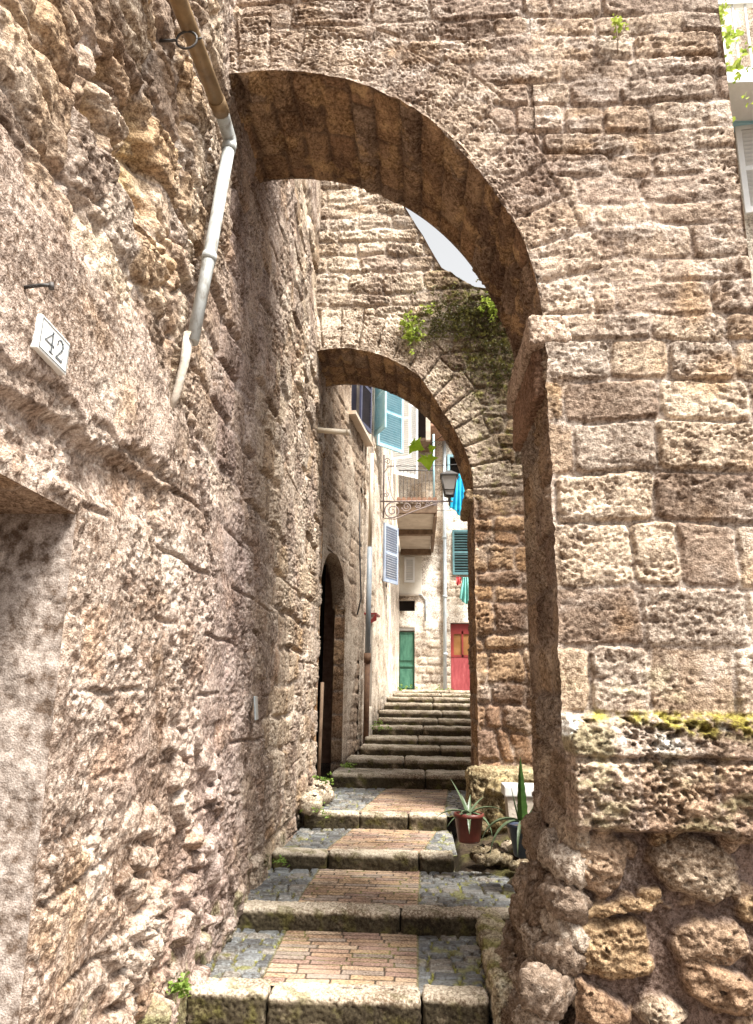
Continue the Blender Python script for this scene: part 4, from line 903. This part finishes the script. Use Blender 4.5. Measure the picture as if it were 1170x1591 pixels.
# the dark loggia above
lg = empty('loggia', (.1, 19.8, 7.3), 'dark brown timber loggia high above the white shutters', 'loggia')
m = MB(); m.box((-.45, 19.9, 7.0), (.35, 20.9, 7.1)); m.build('floor', M['beam'], lg)
m = MB(); m.box((.22, 19.5, 6.9), (.35, 19.64, 8.6)); m.box((-.42, 19.5, 6.9), (-.3, 19.64, 8.6)); m.build('post', M['conc'], lg)
m = MB(); m.box((-.45, 20.3, 7.1), (.3, 20.34, 8.6)); m.build('back_panel', M['dark'], lg)
m = MB(); m.box((-.5, 19.3, 8.6), (.9, 21, 8.7)); m.build('roof', M['tile'], lg)
m = MB(); m.box((.35, 19.6, 7.35), (1.0, 20.9, 7.42)); m.build('tiled_ledge', M['tile'], lg)

# balcony over the passage
bc = empty('balcony', (-.05, 18.5, 4.05), 'concrete balcony over the white shuttered window with a cluttered light blue railing', 'balcony')
m = MB(); m.box((-.5, 16.55, 4.05), (.36, 18.15, 4.20)); m.box((-.5, 18.35, 4.05), (.34, 20.9, 4.20)); m.build('slab', M['conc'], bc)
m = MB(); m.box((-.5, 18.15, 3.92), (.38, 18.35, 4.22)); m.box((.36, 16.52, 3.98), (.44, 20.9, 4.30)); m.box((-.5, 16.44, 4.06), (.42, 16.55, 4.28)); m.box((-.5, 20.7, 3.9), (.38, 20.9, 4.05)); m.build('beam', M['beam'], bc)
m = MB()
for k in range(8): m.tube([(-.44 + k * .118, 16.38, 4.36), (-.44 + k * .118, 16.75, 4.42)], .055, 8)
m.build('tile_edge', M['tile'], bc)
m = MB(); m.tube([(-.45, 16.6, 5.12), (.38, 16.6, 5.12), (.38, 18, 5.12)], .014, 6); m.tube([(-.45, 16.6, 4.36), (.38, 16.6, 4.36)], .010, 6)
for k in range(10): m.tube([(-.42 + k * .085, 16.6, 4.3), (-.42 + k * .085, 16.6, 5.12)], .006, 5)
m.build('railing', M['iron'], bc)
m = MB(); m.tube([(.37, 16.58, 4.28), (.37, 16.58, 6.0)], .022, 8); m.build('post', M['sky'], bc)
pl_ = empty('plant_pot', (-.22, 16.8, 4.3), 'small dark potted plant on the concrete balcony', 'plant pot')
m = MB(); m.lathe((-.22, 16.8, 4.22), [(.05, 0), (.07, .12), (.075, .13), (.06, .13)], 12); m.build('pot', M['iron'], pl_)

# ------------------------------------------------------------------ house to the right behind the first pier
rh = empty('house', (4.5, 7.2, -1.5), 'house behind the right pier with a pale window shutter below a white balcony', 'house')
RY = 7.2
G = Grid(); seg_wall(G, (2.4, RY), (6, RY), 1.5, 9.5, .04, lambda u, v: rubble_face(u, v, 1400, k=.4)); keep(G.build('wall', STONE), rh)
m = MB(); m.box((2.4, RY + .1, -1.7), (6, RY + 4, 9.6)); m.build('house_core', M['conc'], rh)
P0 = on(1128, 128, 1, 6.5)
m = MB(); m.box((P0.x, 6.5, P0.z), (P0.x + 1.8, RY, P0.z + .10)); m.build('balcony_slab', M['white'], rh)
m = MB(); m.box((P0.x + .02, 6.52, P0.z + .1), (P0.x + 1.8, 6.56, P0.z + .2)); m.box((P0.x + .02, 6.5, P0.z + 1.0), (P0.x + 1.8, 6.56, P0.z + 1.06))
for k in range(14): m.box((P0.x + .03 + k * .13, 6.52, P0.z + .2), (P0.x + .05 + k * .13, 6.54, P0.z + 1.0))
m.build('balcony_railing', M['white'], rh)
P1 = on(1143, 196, 1, RY - .12); P2 = on(1166, 330, 1, RY - .12)
louvre(rh, 'shutter', (P1.x, RY - .1), (1, -.15), .9, P2.z, P1.z, M['white'])
m = MB(); m.box((P1.x - .08, RY - .16, P1.z), (P1.x + 1.8, RY - .02, P1.z + .12)); m.build('window_lintel', M['sky'], rh)

# ------------------------------------------------------------------ leaves and plants
def leaf_fan(m, c, n, size, rnd, up=.3, spread=1.0, droop=0.0):
    for k in range(n):
        az = rnd.uniform(0, 2 * math.pi); el = rnd.uniform(-.2, 1.2); s_ = size * rnd.uniform(.6, 1.25)
        d = Vector((math.cos(az) * math.cos(el), math.sin(az) * math.cos(el), math.sin(el) + up)).normalized()
        c0 = Vector(c) + Vector((rnd.gauss(0, 1), rnd.gauss(0, 1), rnd.gauss(0, 1))) * size * spread
        sd_ = d.cross(Vector((rnd.uniform(-1, 1), rnd.uniform(-1, 1), 1))).normalized() * s_ * .33
        a = m.b.verts.new(c0); b = m.b.verts.new(c0 + d * s_ * .5 + sd_); e_ = m.b.verts.new(c0 + d * s_ + Vector((0, 0, -droop * s_))); f = m.b.verts.new(c0 + d * s_ * .5 - sd_)
        m.b.faces.new((a, b, e_, f))
def tuft(name, label, c, spreadv, n, size, mat, seed, cat='plant', group=None, kind=None, nrm=None):
    r = random.Random(seed); m = MB(); c = Vector(c)
    for k in range(n):
        o_ = Vector([r.gauss(0, 1) * s_ for s_ in spreadv]); leaf_fan(m, c + o_, 5, size, r, .2, .25, .3)
    ob = m.build(name, mat); return tag(ob, label, cat, group, kind)
yF = 8.22
tuft('wall_plant', 'yellow-green fern tuft growing left of centre on the face of the farther arch', on(640, 512, 1, yF), (.06, .02, .10), 40, .06, M['fern'], 1)
tuft('wall_plant', 'small yellow-green tuft just above and right of the left fern on the farther arch', on(664, 478, 1, yF), (.03, .02, .03), 14, .045, M['fern'], 2)
tuft('wall_plant', 'bright green tuft at the right end of the mossy arch top beside the nearest archway', on(765, 478, 1, yF - .05), (.07, .03, .07), 40, .055, M['fern'], 3)
tuft('creeper', 'dark olive creeper matted over the sloping top of the farther arch', on(725, 490, 1, yF), (.28, .03, .17), 520, .032, M['ivy'], 4, 'creeper')
tuft('creeper', 'dark olive moss and creeper hanging below the bright tuft on the farther arch pier', on(775, 550, 1, yF + .02), (.22, .03, .30), 480, .030, M['ivy'], 14, 'creeper')
tuft('creeper', 'brownish olive creeper hanging in strands left of the dark creeper on the farther arch', on(680, 510, 1, yF), (.20, .03, .12), 130, .03, M['ivy'], 15, 'creeper')
tuft('weed', 'small bright weed at the top of the nearest archway wall', on(960, 40, 1, 3.86), (.012, .012, .05), 12, .035, M['fern'], 5)
m = MB(); pA = on(960, 85, 1, 3.86); m.tube([pA, pA + Vector((.0, -.02, .08)), pA + Vector((-.005, -.03, .2))], .003, 5); WD0 = [o_ for o_ in COL.objects if o_.name == 'weed'][0]; m.build('stem', M['stem'], None, WD0)
WD = [((272, 1535), 4.15, .035, 14, 'broad-leaved green weed at the foot of the left wall by the nearest step', .05), ((436, 1338), 6.8, .03, 12, 'small weed between the setts and the left wall at the third step', .03),
      ((497, 1262), 8.0, .05, 14, 'green weed creeping out beside the left wall below the rubble ledge', .03), ((503, 1212), 8.5, .05, 18, 'weed growing on top of the rubble ledge', .035),
      ((541, 1190), 10.4, .05, 18, 'weed at the left end of the fifth stone step', .035), ((590, 1130), 12.6, .08, 26, 'weeds in the left corner of the mossy flight', .04), ((630, 1072), 20.4, .2, 30, 'weeds growing at the foot of the wall by the green door', .06),
      ((690, 1074), 20.4, .14, 20, 'weeds growing at the foot of the grey pipe near the red door', .06)]
for k, ((px, py), d_, sp, n, lab, sz) in enumerate(WD):
    c = on(px, py, 1, d_)
    tuft('weed', lab, c, (sp, sp * .6, sp * .45), n, sz, M['leaf'], 20 + k, 'weed')
pc = on(1118, 85, 1, 6.35)
tuft('balcony_plant', 'leafy yellow-green plant growing over the white balcony on the right', pc, (.12, .1, .32), 60, .08, M['fern'], 40, 'plant')

# vine shoot with palmate leaves hanging in the farther arch
vn = empty('vine_shoot', on(700, 668, 1, 9.9), 'thin vine shoot with bright green lobed leaves hanging in the farther arch', 'vine')
pts = [on(728, 662, 1, 9.9), on(706, 668, 1, 9.9), on(690, 676, 1, 9.9), on(672, 688, 1, 9.9), on(660, 697, 1, 9.9)]
m = MB(); m.tube(pts, [.008, .007, .006, .005, .004], 6); m.tube([pts[0], on(738, 640, 1, 9.95)], .009, 6); m.build('stem', M['stem'], vn)
def vine_leaf(c, size, rot, tilt):
    lobes = [(0, .06), (14, .32), (30, .20), (52, .55), (64, .36), (78, .42), (95, .70), (112, .45)]
    pr = []
    for a_, r_ in lobes: pr.append((a_ - 90, r_))
    full = [(a_, r_) for a_, r_ in pr] + [(90, 1.0 * .78)] + [(180 - a_, r_) for a_, r_ in reversed(pr)]
    m = MB(); R = Matrix.Rotation(rot, 3, 'Y') @ Matrix.Rotation(tilt, 3, 'X')
    mid = m.b.verts.new(Vector(c) + R @ Vector((0, -.01, .1 * size)))
    vs = []
    for a_, r_ in full:
        v = Vector((math.cos(rad(a_)) * r_ * size, 0, math.sin(rad(a_)) * r_ * size)); v.y = .25 * abs(v.x) + .1 * size * math.sin(a_ * .1)
        vs.append(m.b.verts.new(Vector(c) + R @ v))
    for k in range(len(vs)): 
        f = m.b.faces.new((mid, vs[k], vs[(k + 1) % len(vs)])); f.smooth = True
    m.build('leaf', M['vine'], vn)
for (px, py, s_, ro, ti) in ((643, 690, .22, 2.2, .3), (664, 712, .23, 3.0, -.2), (669, 697, .11, 1.2, .2), (686, 664, .14, .3, .3), (700, 676, .07, 1.8, .1), (724, 712, .10, 2.7, .2), (655, 697, .06, 1.9, .1)):
    vine_leaf(on(px, py, 1, 9.85), s_, ro, ti)

# aloes
def blade(m, base, az, el, ln, wd, curl, n=9, th_=.25):
    """a thick tapering succulent leaf with toothed edges"""
    p = Vector(base); e_ = el; rings = []; hd = Vector((math.cos(az), math.sin(az), 0)); sd_ = Vector((-hd.y, hd.x, 0))
    for k in range(n + 1):
        t = k / n; d = hd * math.cos(e_) + Vector((0, 0, math.sin(e_))); up = hd * -math.sin(e_) + Vector((0, 0, math.cos(e_)))
        w_ = wd * (1 - t ** 1.6) * (1 + .0 * t) + .001; 
        tooth = 1 + (.12 if k % 2 else -.04)
        rings.append([m.b.verts.new(p + sd_ * w_ * tooth + up * w_ * .25), m.b.verts.new(p + up * w_ * -.05), m.b.verts.new(p - sd_ * w_ * tooth + up * w_ * .25), m.b.verts.new(p - up * w_ * th_ * 2)])
        p = p + d * ln / n; e_ += curl / n
    for A, B in zip(rings[:-1], rings[1:]):
        for q in range(4): m.b.faces.new((A[q], A[(q + 1) % 4], B[(q + 1) % 4], B[q]))
    m.b.faces.new(rings[-1]); m.b.faces.new(rings[0][::-1])
c1 = on(729, 1308, 1, 6.70)
pa = empty('potted_aloe', c1, 'spiky grey-green aloe in a red plastic pot by the third step', 'potted plant')
m = MB(); m.lathe((c1.x, c1.y, c1.z), [(.085, 0), (.095, .02), (.118, .19), (.128, .19), (.128, .225), (.112, .225), (.108, .18)], 28); m.build('pot', M['terra'], pa)
m = MB(); m.lathe((c1.x, c1.y, c1.z + .17), [(.106, 0), (.106, .02)], 20); m.build('soil', M['soil'], pa)
top = (c1.x, c1.y, c1.z + .23); r = random.Random(7)
for az, el, ln, wd, cu in ((2.6, 1.15, .30, .020, -.25), (-1.62, -.1, .24, .020, -1.2), (.05, .55, .30, .018, -1.1), (3.3, .35, .30, .018, -1.2), (3.6, -.1, .22, .016, -.9), (-.5, .0, .28, .020, -1.6), (.7, .8, .2, .016, -.4), (1.4, .9, .18, .016, -.3), (2.0, 1.0, .17, .014, -.3), (4.3, .5, .18, .016, -.9)):
    m = MB(); blade(m, (top[0] + .02 * math.cos(az), top[1] + .02 * math.sin(az), top[2]), az, el, ln, wd, cu, 11); m.build('leaf', M['aloe'], pa)
c2 = on(820, 1326, 1, 6.25)
pb = empty('potted_aloe', c2, 'large aloe with one tall upright leaf in a dark blue pot, in the right-hand nook', 'potted plant')
c2 = c2 + Vector((0, 0, -.02)); m = MB(); m.lathe((c2.x, c2.y, c2.z), [(.10, 0), (.11, .02), (.14, .21), (.155, .21), (.155, .235), (.14, .235), (.13, .2)], 28); m.build('pot', M['blue'], pb)
m = MB(); m.lathe((c2.x, c2.y, c2.z + .19), [(.13, 0), (.13, .02)], 20); m.build('soil', M['soil'], pb)
top = (c2.x - .03, c2.y - .03, c2.z + .26)
for az, el, ln, wd, cu, mt in ((4.4, 1.5, .48, .040, .08, 'aloe2'), (.2, .95, .30, .026, .2, 'aloe'), (3.3, .35, .42, .024, -1.9, 'aloe'), (3.8, .2, .44, .02, -1.7, 'aloe'), (-1.4, .1, .22, .025, -2.0, 'dry'), (4.4, .1, .36, .016, -1.8, 'aloe'), (5.6, .2, .24, .02, -1.3, 'aloe'), (2.9, 1.3, .26, .018, .1, 'aloe'), (-.9, .5, .25, .02, -1.0, 'aloe')):
    m = MB(); blade(m, (top[0] + .03 * math.cos(az), top[1] + .03 * math.sin(az), top[2]), az, el, ln, wd, cu, 13); m.build('leaf', M[mt], pb)
c3 = on(822, 1250, 1, 6.9)
tr = empty('planter_box', c3, 'white rectangular planter box standing behind the tall-leaved aloe', 'planter')
m = MB(); m.prism([(c3.x - .16, c3.y, c3.z - .3), (c3.x + .36, c3.y, c3.z - .3), (c3.x + .40, c3.y, c3.z + .1), (c3.x - .19, c3.y, c3.z + .1)], (0, .25, 0)); m.build('box', M['conc'], tr)
m = MB(); m.box((c3.x - .21, c3.y - .02, c3.z + .06), (c3.x + .42, c3.y + .27, c3.z + .15), .012); m.build('rim', M['trough'], tr)

# ------------------------------------------------------------------ pipes
dp = empty('downpipe', (XL + .1, 3.9, 3.4), 'galvanised downpipe elbowing down the left wall beside the nearest arch', 'pipe')
px_ = XL + .11
q0, q1, q2, q3 = on(285, 20, 0, px_), on(343, 172, 0, px_), on(357, 222, 0, px_), on(326, 395, 0, px_ - .01)
q4 = on(299, 532, 0, px_ - .03); dirp = (q1 - q0).normalized(); qn = q0 - dirp * 2.2
m = MB(); m.tube([qn, q0, q1], .043, 16); m.tube([q1 - dirp * .10, q1 + dirp * .01], .048, 16); m.build('upper_pipe', M['copper'], dp)
m = MB(); m.tube([q1 - dirp * .02, q1 + dirp * .05, q2 + Vector((0, 0, .02)), q2 + (q3 - q2).normalized() * .06], [.041, .041, .040, .038], 16); m.tube([q2, q2 + (q3 - q2).normalized() * .07], .043, 16); m.build('elbow', M['zinc'], dp)
m = MB(); m.tube([q2, q3, q4], [.037, .035, .032], 16); m.tube([q3, q3 + (q4 - q3).normalized() * .05], .040, 16); m.build('lower_pipe', M['zinc'], dp)
m = MB(); m.tube([q4 + Vector((-.02, 0, .05)), q4 + Vector((-.03, -.01, -.12)), q4 + Vector((-.055, -.02, -.30)), q4 + Vector((-.09, -.02, -.40))], [.030, .024, .02, .016], 10); m.build('plastered_pipe_end', M['conc'], dp)
zt = q0.z - .06
m = MB(); c = on(290, 62, 0, px_); m.tube([c + Vector((math.cos(a_) * .052, 0, math.sin(a_) * .052)) for a_ in np.linspace(0, 2 * math.pi, 17)[:-1]], .006, 6, closed=True); m.tube([c + Vector((-.05, 0, 0)), c + Vector((-.14, 0, .0))], .008, 6); m.tube([c + Vector((.05, 0, 0)), c + Vector((.075, 0, .01))], .006, 6); m.build('bracket', M['iron'], dp)
m = MB(); a_ = on(489, 668, 1, 8.75); b_ = on(543, 672, 1, 8.75); m.tube([a_, b_], .035, 12); m.tube([b_ - Vector((.04, 0, 0)), b_ + Vector((.01, 0, 0))], .04, 12)
tag(m.build('spout_pipe', M['cream']), 'short cream pipe stub sticking straight out under the farther arch', 'pipe')
m = MB(); a_ = on(505, 1060, 1, 9.48); m.tube([(XL + .05, 9.50, a_.z), (XL + .04, 9.5, -1.15)], .022, 10); tag(m.build('vertical_pipe', M['beam']), 'thin brown upright pipe at the end of the left wall beside the dark doorway', 'pipe')
# grey and brown downpipe on the corner of the first house
dp2 = empty('downpipe', (-.72, 12.2, -.8), 'tall downpipe, cream above, grey-blue in the middle, rusty below, on the brown house', 'pipe')
XP, YP = on(571, 1020, 1, 12.35).x, 12.35
def pz(py): return on(573, py, 1, YP).z
m = MB(); m.tube([(XP + .02, YP, pz(705)), (XP + .01, YP, pz(850))], .034, 12); m.build('upper_pipe', M['cream'], dp2)
m = MB(); m.tube([(XP + .01, YP, pz(850)), (XP, YP, pz(1015))], .044, 12); m.build('middle_pipe', M['greypipe'], dp2)
m = MB(); m.tube([(XP, YP, pz(1015)), (XP - .005, YP, pz(1160))], .047, 12); m.tube([(XP, YP, pz(1015)), (XP, YP, pz(1030))], .06, 12); m.build('lower_pipe', M['rust'], dp2)
m = MB(); a_ = on(541, 640, 1, 12.0)
cab = [on(548, 905, 1, 11.2), on(549, 870, 1, 11.2), on(551, 930, 1, 11.2), on(553, 955, 1, 11.2), on(546, 968, 1, 11.1)]
m.tube([on(556, 780, 1, 11.2) + Vector((.03, 0, 0)), on(556, 860, 1, 11.2) + Vector((.03, 0, 0)), on(558, 930, 1, 11.2) + Vector((.03, 0, 0)), on(553, 955, 1, 11.2) + Vector((.02, 0, 0))], .012, 6)
tag(m.build('cable', M['iron']), 'black cable hanging down the brown stone house next to the downpipe', 'cable')
# pipe on the far facade
m = MB(); XQ = on(690, 900, 1, FY - .08).x; m.tube([(XQ + .0, FY - .09, .15), (XQ + .02, FY - .09, 3), (XQ + .04, FY - .09, 7.7)], .05, 10)
for z_ in (1.1, 2.7, 4.4, 6.2): m.tube([(XQ + .02, FY - .09, z_), (XQ + .02, FY - .09, z_ + .06)], .065, 10)
tag(m.build('downpipe', mat_var('pale_blue_pipe', (.40, .46, .50), (.55, .60, .62), .5, 6, .0005)), 'pale blue downpipe between the green and red doors on the far house', 'pipe')
m = MB(); m.tube([on(p_[0], p_[1], 1, FY - .05) for p_ in ((622, 925), (655, 924), (661, 932), (661, 965))], .018, 6); tag(m.build('conduit', M['greypipe']), 'thin grey conduit bent above the dark slot window over the green door', 'conduit')
m = MB(); a_ = on(600, 724, 1, 14.8); b_ = on(735, 720, 1, 14.8); m.tube([a_, a_.lerp(b_, .5) - Vector((0, 0, .03)), b_ + Vector((.5, 0, .03))], .007, 6); tag(m.build('wire', M['iron']), 'thin wire strung across the alley above the street lamp', 'wire')

# ------------------------------------------------------------------ street lamp on its scrolled bracket
LY = 14.8; LS = 1.19; LX = on(698, 760, 1, LY).x; AX = on(596, 780, 1, LY).x; AZ = on(650, 779, 1, LY).z
LX = AX + (LX - AX) / LS
lp = empty('street_lamp', (AX, LY, AZ), 'lantern street lamp on a scrolled wrought iron bracket', 'street lamp')
m = MB(); m.tube([(AX - .1, LY, AZ), (LX + .06, LY, AZ)], .016, 8); m.tube([(AX, LY, AZ + .85), (AX, LY, AZ - .3)], .014, 8)
def spiral(m, c, r0, r1, a0, turns, r=.009):
    n = 34; m.tube([(c[0] + mix(r0, r1, k / n) * math.cos(a0 + turns * 2 * math.pi * k / n), LY, c[1] + mix(r0, r1, k / n) * math.sin(a0 + turns * 2 * math.pi * k / n)) for k in range(n + 1)], r, 6)
spiral(m, (AX + .16, AZ - .17), .155, .03, 1.5, 1.8, .012); spiral(m, (AX + .16, AZ - .17), .10, .02, 0, 1.3, .008); spiral(m, (AX + .40, AZ - .10), .085, .015, 3.3, 1.7); spiral(m, (AX + .60, AZ - .07), .055, .012, 3.3, 1.5); spiral(m, (AX + .76, AZ - .05), .04, .01, 3.3, 1.4); spiral(m, (AX + .89, AZ - .045), .035, .01, 0, -1.3)
m.tube([(AX + .02, LY, AZ - .3), (AX + .2, LY, AZ - .32), (AX + .42, LY, AZ - .22), (AX + .62, LY, AZ - .14), (AX + .95, LY, AZ - .02)], .010, 6)
spiral(m, (AX + .05, AZ + .74), .06, .01, -1.57, 1.5, .007); spiral(m, (AX + .04, AZ + .12), .05, .01, 1.57, -1.4, .007)
m.tube([(AX, LY, AZ + .5), (AX + .06, LY, AZ + .62), (AX + .3, LY, AZ + .66)], .007, 6); m.tube([(AX + .08, LY, AZ + .45), (AX + .14, LY, AZ + .1), (AX + .2, LY, AZ)], .006, 6)
m.build('bracket', M['wrought'], lp)
def frust(m, c, z0, r0, z1, r1, n=4, cap=True):
    A = [m.b.verts.new((c[0] + r0 * math.cos(math.pi / 4 + k * 2 * math.pi / n), c[1] + r0 * math.sin(math.pi / 4 + k * 2 * math.pi / n), z0)) for k in range(n)]
    B = [m.b.verts.new((c[0] + r1 * math.cos(math.pi / 4 + k * 2 * math.pi / n), c[1] + r1 * math.sin(math.pi / 4 + k * 2 * math.pi / n), z1)) for k in range(n)]
    for k in range(n): m.b.faces.new((A[k], A[(k + 1) % n], B[(k + 1) % n], B[k]))
    if cap: m.b.faces.new(A[::-1]); m.b.faces.new(B)
LC = (LX, LY)
lnt = MB(); zb = AZ + .10; zt_ = AZ + .44
for k in range(4):
    an = math.pi / 4 + k * math.pi / 2
    lnt.tube([(LC[0] + .105 * math.cos(an), LC[1] + .105 * math.sin(an), zb), (LC[0] + .19 * math.cos(an), LC[1] + .19 * math.sin(an), zt_)], .011, 6)
for rr_, z_ in ((.105, zb), (.125, zb + .09), (.19, zt_)):
    lnt.tube([(LC[0] + rr_ * math.cos(math.pi / 4 + k * math.pi / 2), LC[1] + rr_ * math.sin(math.pi / 4 + k * math.pi / 2), z_) for k in range(4)], .012, 6, closed=True)
lnt.lathe((LC[0], LC[1], AZ - .09), [(.004, 0), (.018, .04), (.010, .07), (.03, .09), (.03, .11), (.02, .14), (.07, .19)], 12)
lnt.build('lantern_frame', M['iron'], lp)
m = MB(); frust(m, LC, zt_, .225, zt_ + .02, .225); frust(m, LC, zt_ + .022, .21, zt_ + .11, .05); m.build('lantern_roof', M['iron'], lp)
m = MB(); frust(m, LC, zb + .095, .122, zt_ - .01, .185, cap=False); frust(m, LC, zb + .01, .1, zb + .085, .118, cap=False); m.build('lantern_glass', M['skyglass'], lp)

lp.scale = (LS, LS, LS)
# ------------------------------------------------------------------ number plate, nail, metal tag
pc_ = on(85, 537, 0, XL + .052)
pt = empty('house_number', pc_, 'white marble plate with the number 42 on the left wall above the doorway', 'number plate')
m = MB(); m.box((pc_.x - .03, pc_.y - .125 * .8, pc_.z - .075 * .8), (pc_.x, pc_.y + .125 * .8, pc_.z + .075 * .8), .004, mat=Matrix.Rotation(rad(-2), 3, 'X')); m.build('plate', M['marble'], pt)
def strokes(pts_list, r):
    m = MB()
    for pts in pts_list:
        for (a0, w0), (a1, w1) in zip(pts[:-1], pts[1:]):
            a = Vector(a0); b = Vector(a1); t = (b - a); 
            if t.length < 1e-6: continue
            t.normalize(); n_ = Vector((-t.y, t.x)); a = a - t * w0 * .25; b = b + t * w1 * .25
            q = [a + n_ * w0 / 2, b + n_ * w1 / 2, b - n_ * w1 / 2, a - n_ * w0 / 2]
            Rm = Matrix.Rotation(rad(-2), 2)
            m.prism([(pc_.x + .0008, pc_.y + (Rm @ v).x * .8, pc_.z + (Rm @ v).y * .8) for v in q], (.0012, 0, 0))
    return m
# lettering in plate coordinates: x to the right along the wall, y up
four = [[((-.020, .043), .006), ((-.078, -.012), .004)], [((-.080, -.012), .005), ((-.008, -.012), .005)], [((-.024, .045), .011), ((-.024, -.043), .011)], [((-.040, -.044), .005), ((-.008, -.044), .005)], [((-.010, -.006), .005), ((-.006, -.016), .005)]]
two = [[((.022, .018), .010), ((.020, .030), .006), ((.030, .043), .005), ((.046, .046), .007), ((.060, .038), .010), ((.065, .022), .012), ((.058, .004), .010), ((.042, -.014), .007), ((.020, -.038), .005)], [((.018, -.040), .010), ((.066, -.040), .010)], [((.068, -.044), .005), ((.072, -.022), .004)]]
strokes(four + two, 0).build('number', M['ink'], pt)
bw, bh = .114, .064
strokes([[((-bw, -bh), .003), ((bw, -bh), .003)], [((bw, -bh), .003), ((bw, bh), .003)], [((bw, bh), .003), ((-bw, bh), .003)], [((-bw, bh), .003), ((-bw, -bh), .003)]], 0).build('border_line', M['ink'], pt)
nl = on(56, 443, 0, XL + .06)
m = MB(); m.tube([nl + Vector((-.06, 0, -.01)), nl + Vector((.02, .0, .0)), nl + Vector((.045, .01, .004))], .006, 8); m.tube([nl + Vector((.042, .01, .012)), nl + Vector((.046, .01, -.008))], .009, 8)
tag(m.build('nail', M['iron']), 'rusty iron spike driven into the left wall above the number plate', 'nail')
tg = on(399, 1100, 0, XL + .07)
m = MB(); m.box((tg.x - .012, tg.y - .10, tg.z - .085), (tg.x, tg.y + .10, tg.z + .085), .006, mat=Matrix.Rotation(.12, 3, 'Z') @ Matrix.Rotation(-.1, 3, 'Y')); tag(m.build('metal_plate', M['plate']), 'small grey metal plate fixed low on the left wall', 'plate')

# ------------------------------------------------------------------ washing
def cloth(name, label, px0, py0, px1, py1, Y, mat, seed, folds=4, taper=.8):
    a = on(px0, py0, 1, Y); b = on(px1, py1, 1, Y); n, k = 26, 30; U = np.linspace(0, 1, n); V = np.linspace(0, 1, k)
    A, B = np.meshgrid(U, V, indexing='ij'); w_ = (b.x - a.x)
    X = a.x + w_ * (.5 + (A - .5) * (1 - (1 - taper) * np.sin(B * 2.2 + seed))); Z = a.z + (b.z - a.z) * B * (1 - .12 * np.sin(A * 5 + seed) * 1.0)
    Yy = Y + .05 * np.sin(A * folds * 2 * math.pi + B * 1.5 + seed) * (.4 + B) + .02 * np.sin(B * 7 + A * 3)
    P = np.stack([X, Yy, Z], -1).astype(F); G = Grid(); G.add(P, np.asarray((.5, .5, .5), F)); o = G.build(name, mat)
    so_ = o.modifiers.new('thick', 'SOLIDIFY'); so_.thickness = .006
    return tag(o, label, 'laundry')
cloth('hanging_towel', 'bright blue towel hanging behind the street lamp', 698, 736, 726, 797, FY - .6, M['cyan'], 1)
cloth('hanging_towel', 'pale green cloth hung to dry below the teal shutter', 716, 897, 731, 934, FY - .3, M['mint'], 2, 3, .6)
cloth('hanging_cloth', 'small red cloth hanging beside the pale green cloth below the teal shutter', 709, 896, 716, 908, FY - .3, M['redcloth'], 3, 2, .9)
m = MB(); m.tube([on(688, 741, 1, FY - .6), on(760, 741, 1, FY - .6)], .012, 6); m.tube([on(700, 896, 1, FY - .3), on(760, 896, 1, FY - .3)], .010, 6); m.tube([on(676, 793, 1, FY - .6), on(716, 793, 1, FY - .6)], .008, 6)
tag(m.build('clothes_line', M['iron']), 'clothes lines strung across the far house by the teal shutter', 'clothes line')
